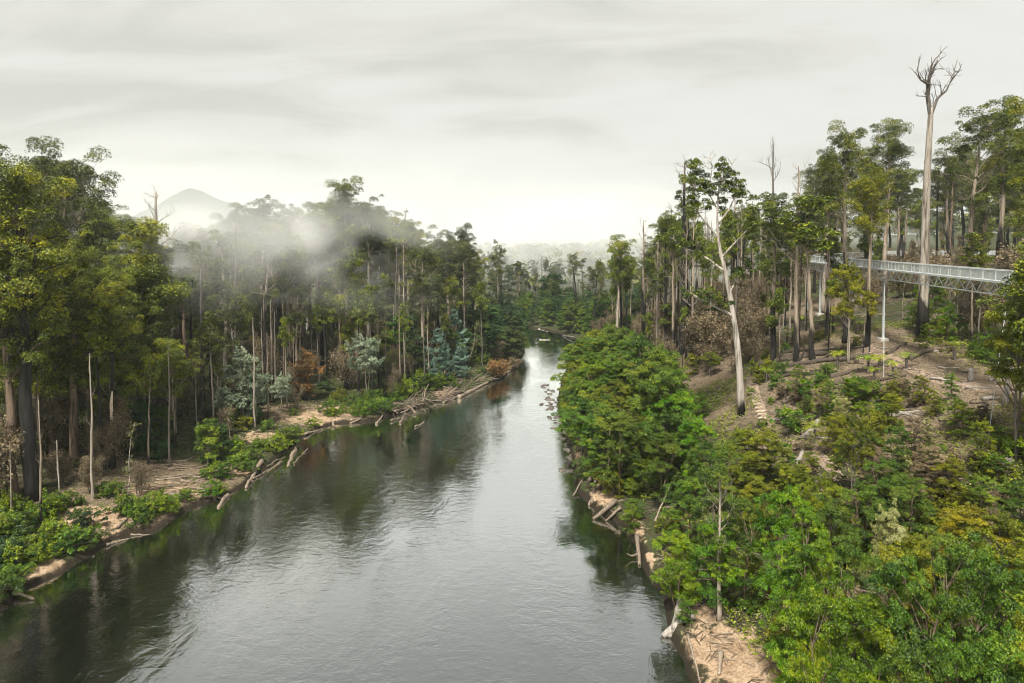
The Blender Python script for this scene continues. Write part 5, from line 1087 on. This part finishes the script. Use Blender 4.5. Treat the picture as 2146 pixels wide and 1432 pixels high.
cover('fallen_bark', 'dark strips of bark and charcoal strewn over the walkway slope', 14000, (10, 110), (30, 150), (1.5, 75), True, 0.5, 'wood_dark', 5, stick=True)
cover('fallen_twigs', 'fallen sticks and twigs strewn over the walkway slope', 16000, (10, 110), (30, 150), (1.5, 75), True, 0.6, 'driftwood', 3, stick=True)
cover('fallen_twigs', 'fallen sticks and twigs on the opposite forest floor', 8000, (-115, 5), (55, 210), (1.0, 35), False, 0.6, 'driftwood', 4, stick=True)

# ------------------------------------------------------------------ haze and drifting mist
def volume_box(name, lo, hi, mat, label):
    lo, hi = np.array(lo, float), np.array(hi, float); b = MB(); b.box((lo + hi) / 2, hi - lo); o = b.build(name, mat); tag(o, label, 'mist', kind='stuff'); return o
hz = NT('haze_air'); M['haze'] = hz.done(hz.n("ShaderNodeVolumePrincipled", {"Color": rgb(0.86, 0.95, 0.93), "Density": 0.00012, "Anisotropy": 0.1}).outputs[0], True)
volume_box('haze', (-1720, -320, -8), (1720, 2230, 190), 'haze', 'thin moist haze filling the valley')
def mist(name, lo, hi, dens, scale, seed, zc, zw, label, cut=0.48):
    m = NT(name + '_air'); geo = m.n("ShaderNodeNewGeometry").outputs["Position"]; sx = m.n("ShaderNodeSeparateXYZ", {0: geo}).outputs
    n_ = m.noise(m.map(geo, (scale, scale * 0.7, scale * 1.5), (seed, seed * 0.7, 0)), 1.0, 3, 0.55, 0.4)
    n_ = m.n("ShaderNodeMapRange", {0: n_, 1: cut, 2: cut + 0.30, 3: 0.0, 4: 1.0}).outputs[0]
    def fall(s, c_, w): return m.math("MAXIMUM", m.math("SUBTRACT", 1.0, m.math("POWER", m.math("ABSOLUTE", m.math("DIVIDE", m.math("SUBTRACT", s, c_), w)), 2.0)), 0.0)
    f = m.math("MULTIPLY", fall(sx[2], zc, zw), m.math("MULTIPLY", fall(sx[0], (lo[0] + hi[0]) / 2, (hi[0] - lo[0]) / 2), fall(sx[1], (lo[1] + hi[1]) / 2, (hi[1] - lo[1]) / 2)))
    d = m.math("MULTIPLY", m.math("MULTIPLY", n_, f), dens)
    M[name] = m.done(m.n("ShaderNodeVolumePrincipled", {"Color": rgb(0.98, 0.985, 0.97), "Density": d, "Anisotropy": -0.1}).outputs[0], True)
    return volume_box('mist', lo, hi, name, label)
mist('mist_forest', (-150, 110, 14), (-10, 215, 52), 0.11, 0.034, 2.0, 33, 12, 'drifting bank of white mist hanging in the forest opposite the walkway', 0.5)
mist('mist_mountain', (-1300, 560, -5), (300, 1180, 170), 0.0022, 0.004, 3.0, 60, 110, 'soft veil of low cloud in front of the mountain', 0.30)
mist('mist_valley', (-120, 318, 2), (260, 560, 70), 0.010, 0.015, 5.0, 34, 36, 'pale mist filling the valley beyond the far bank', 0.34)
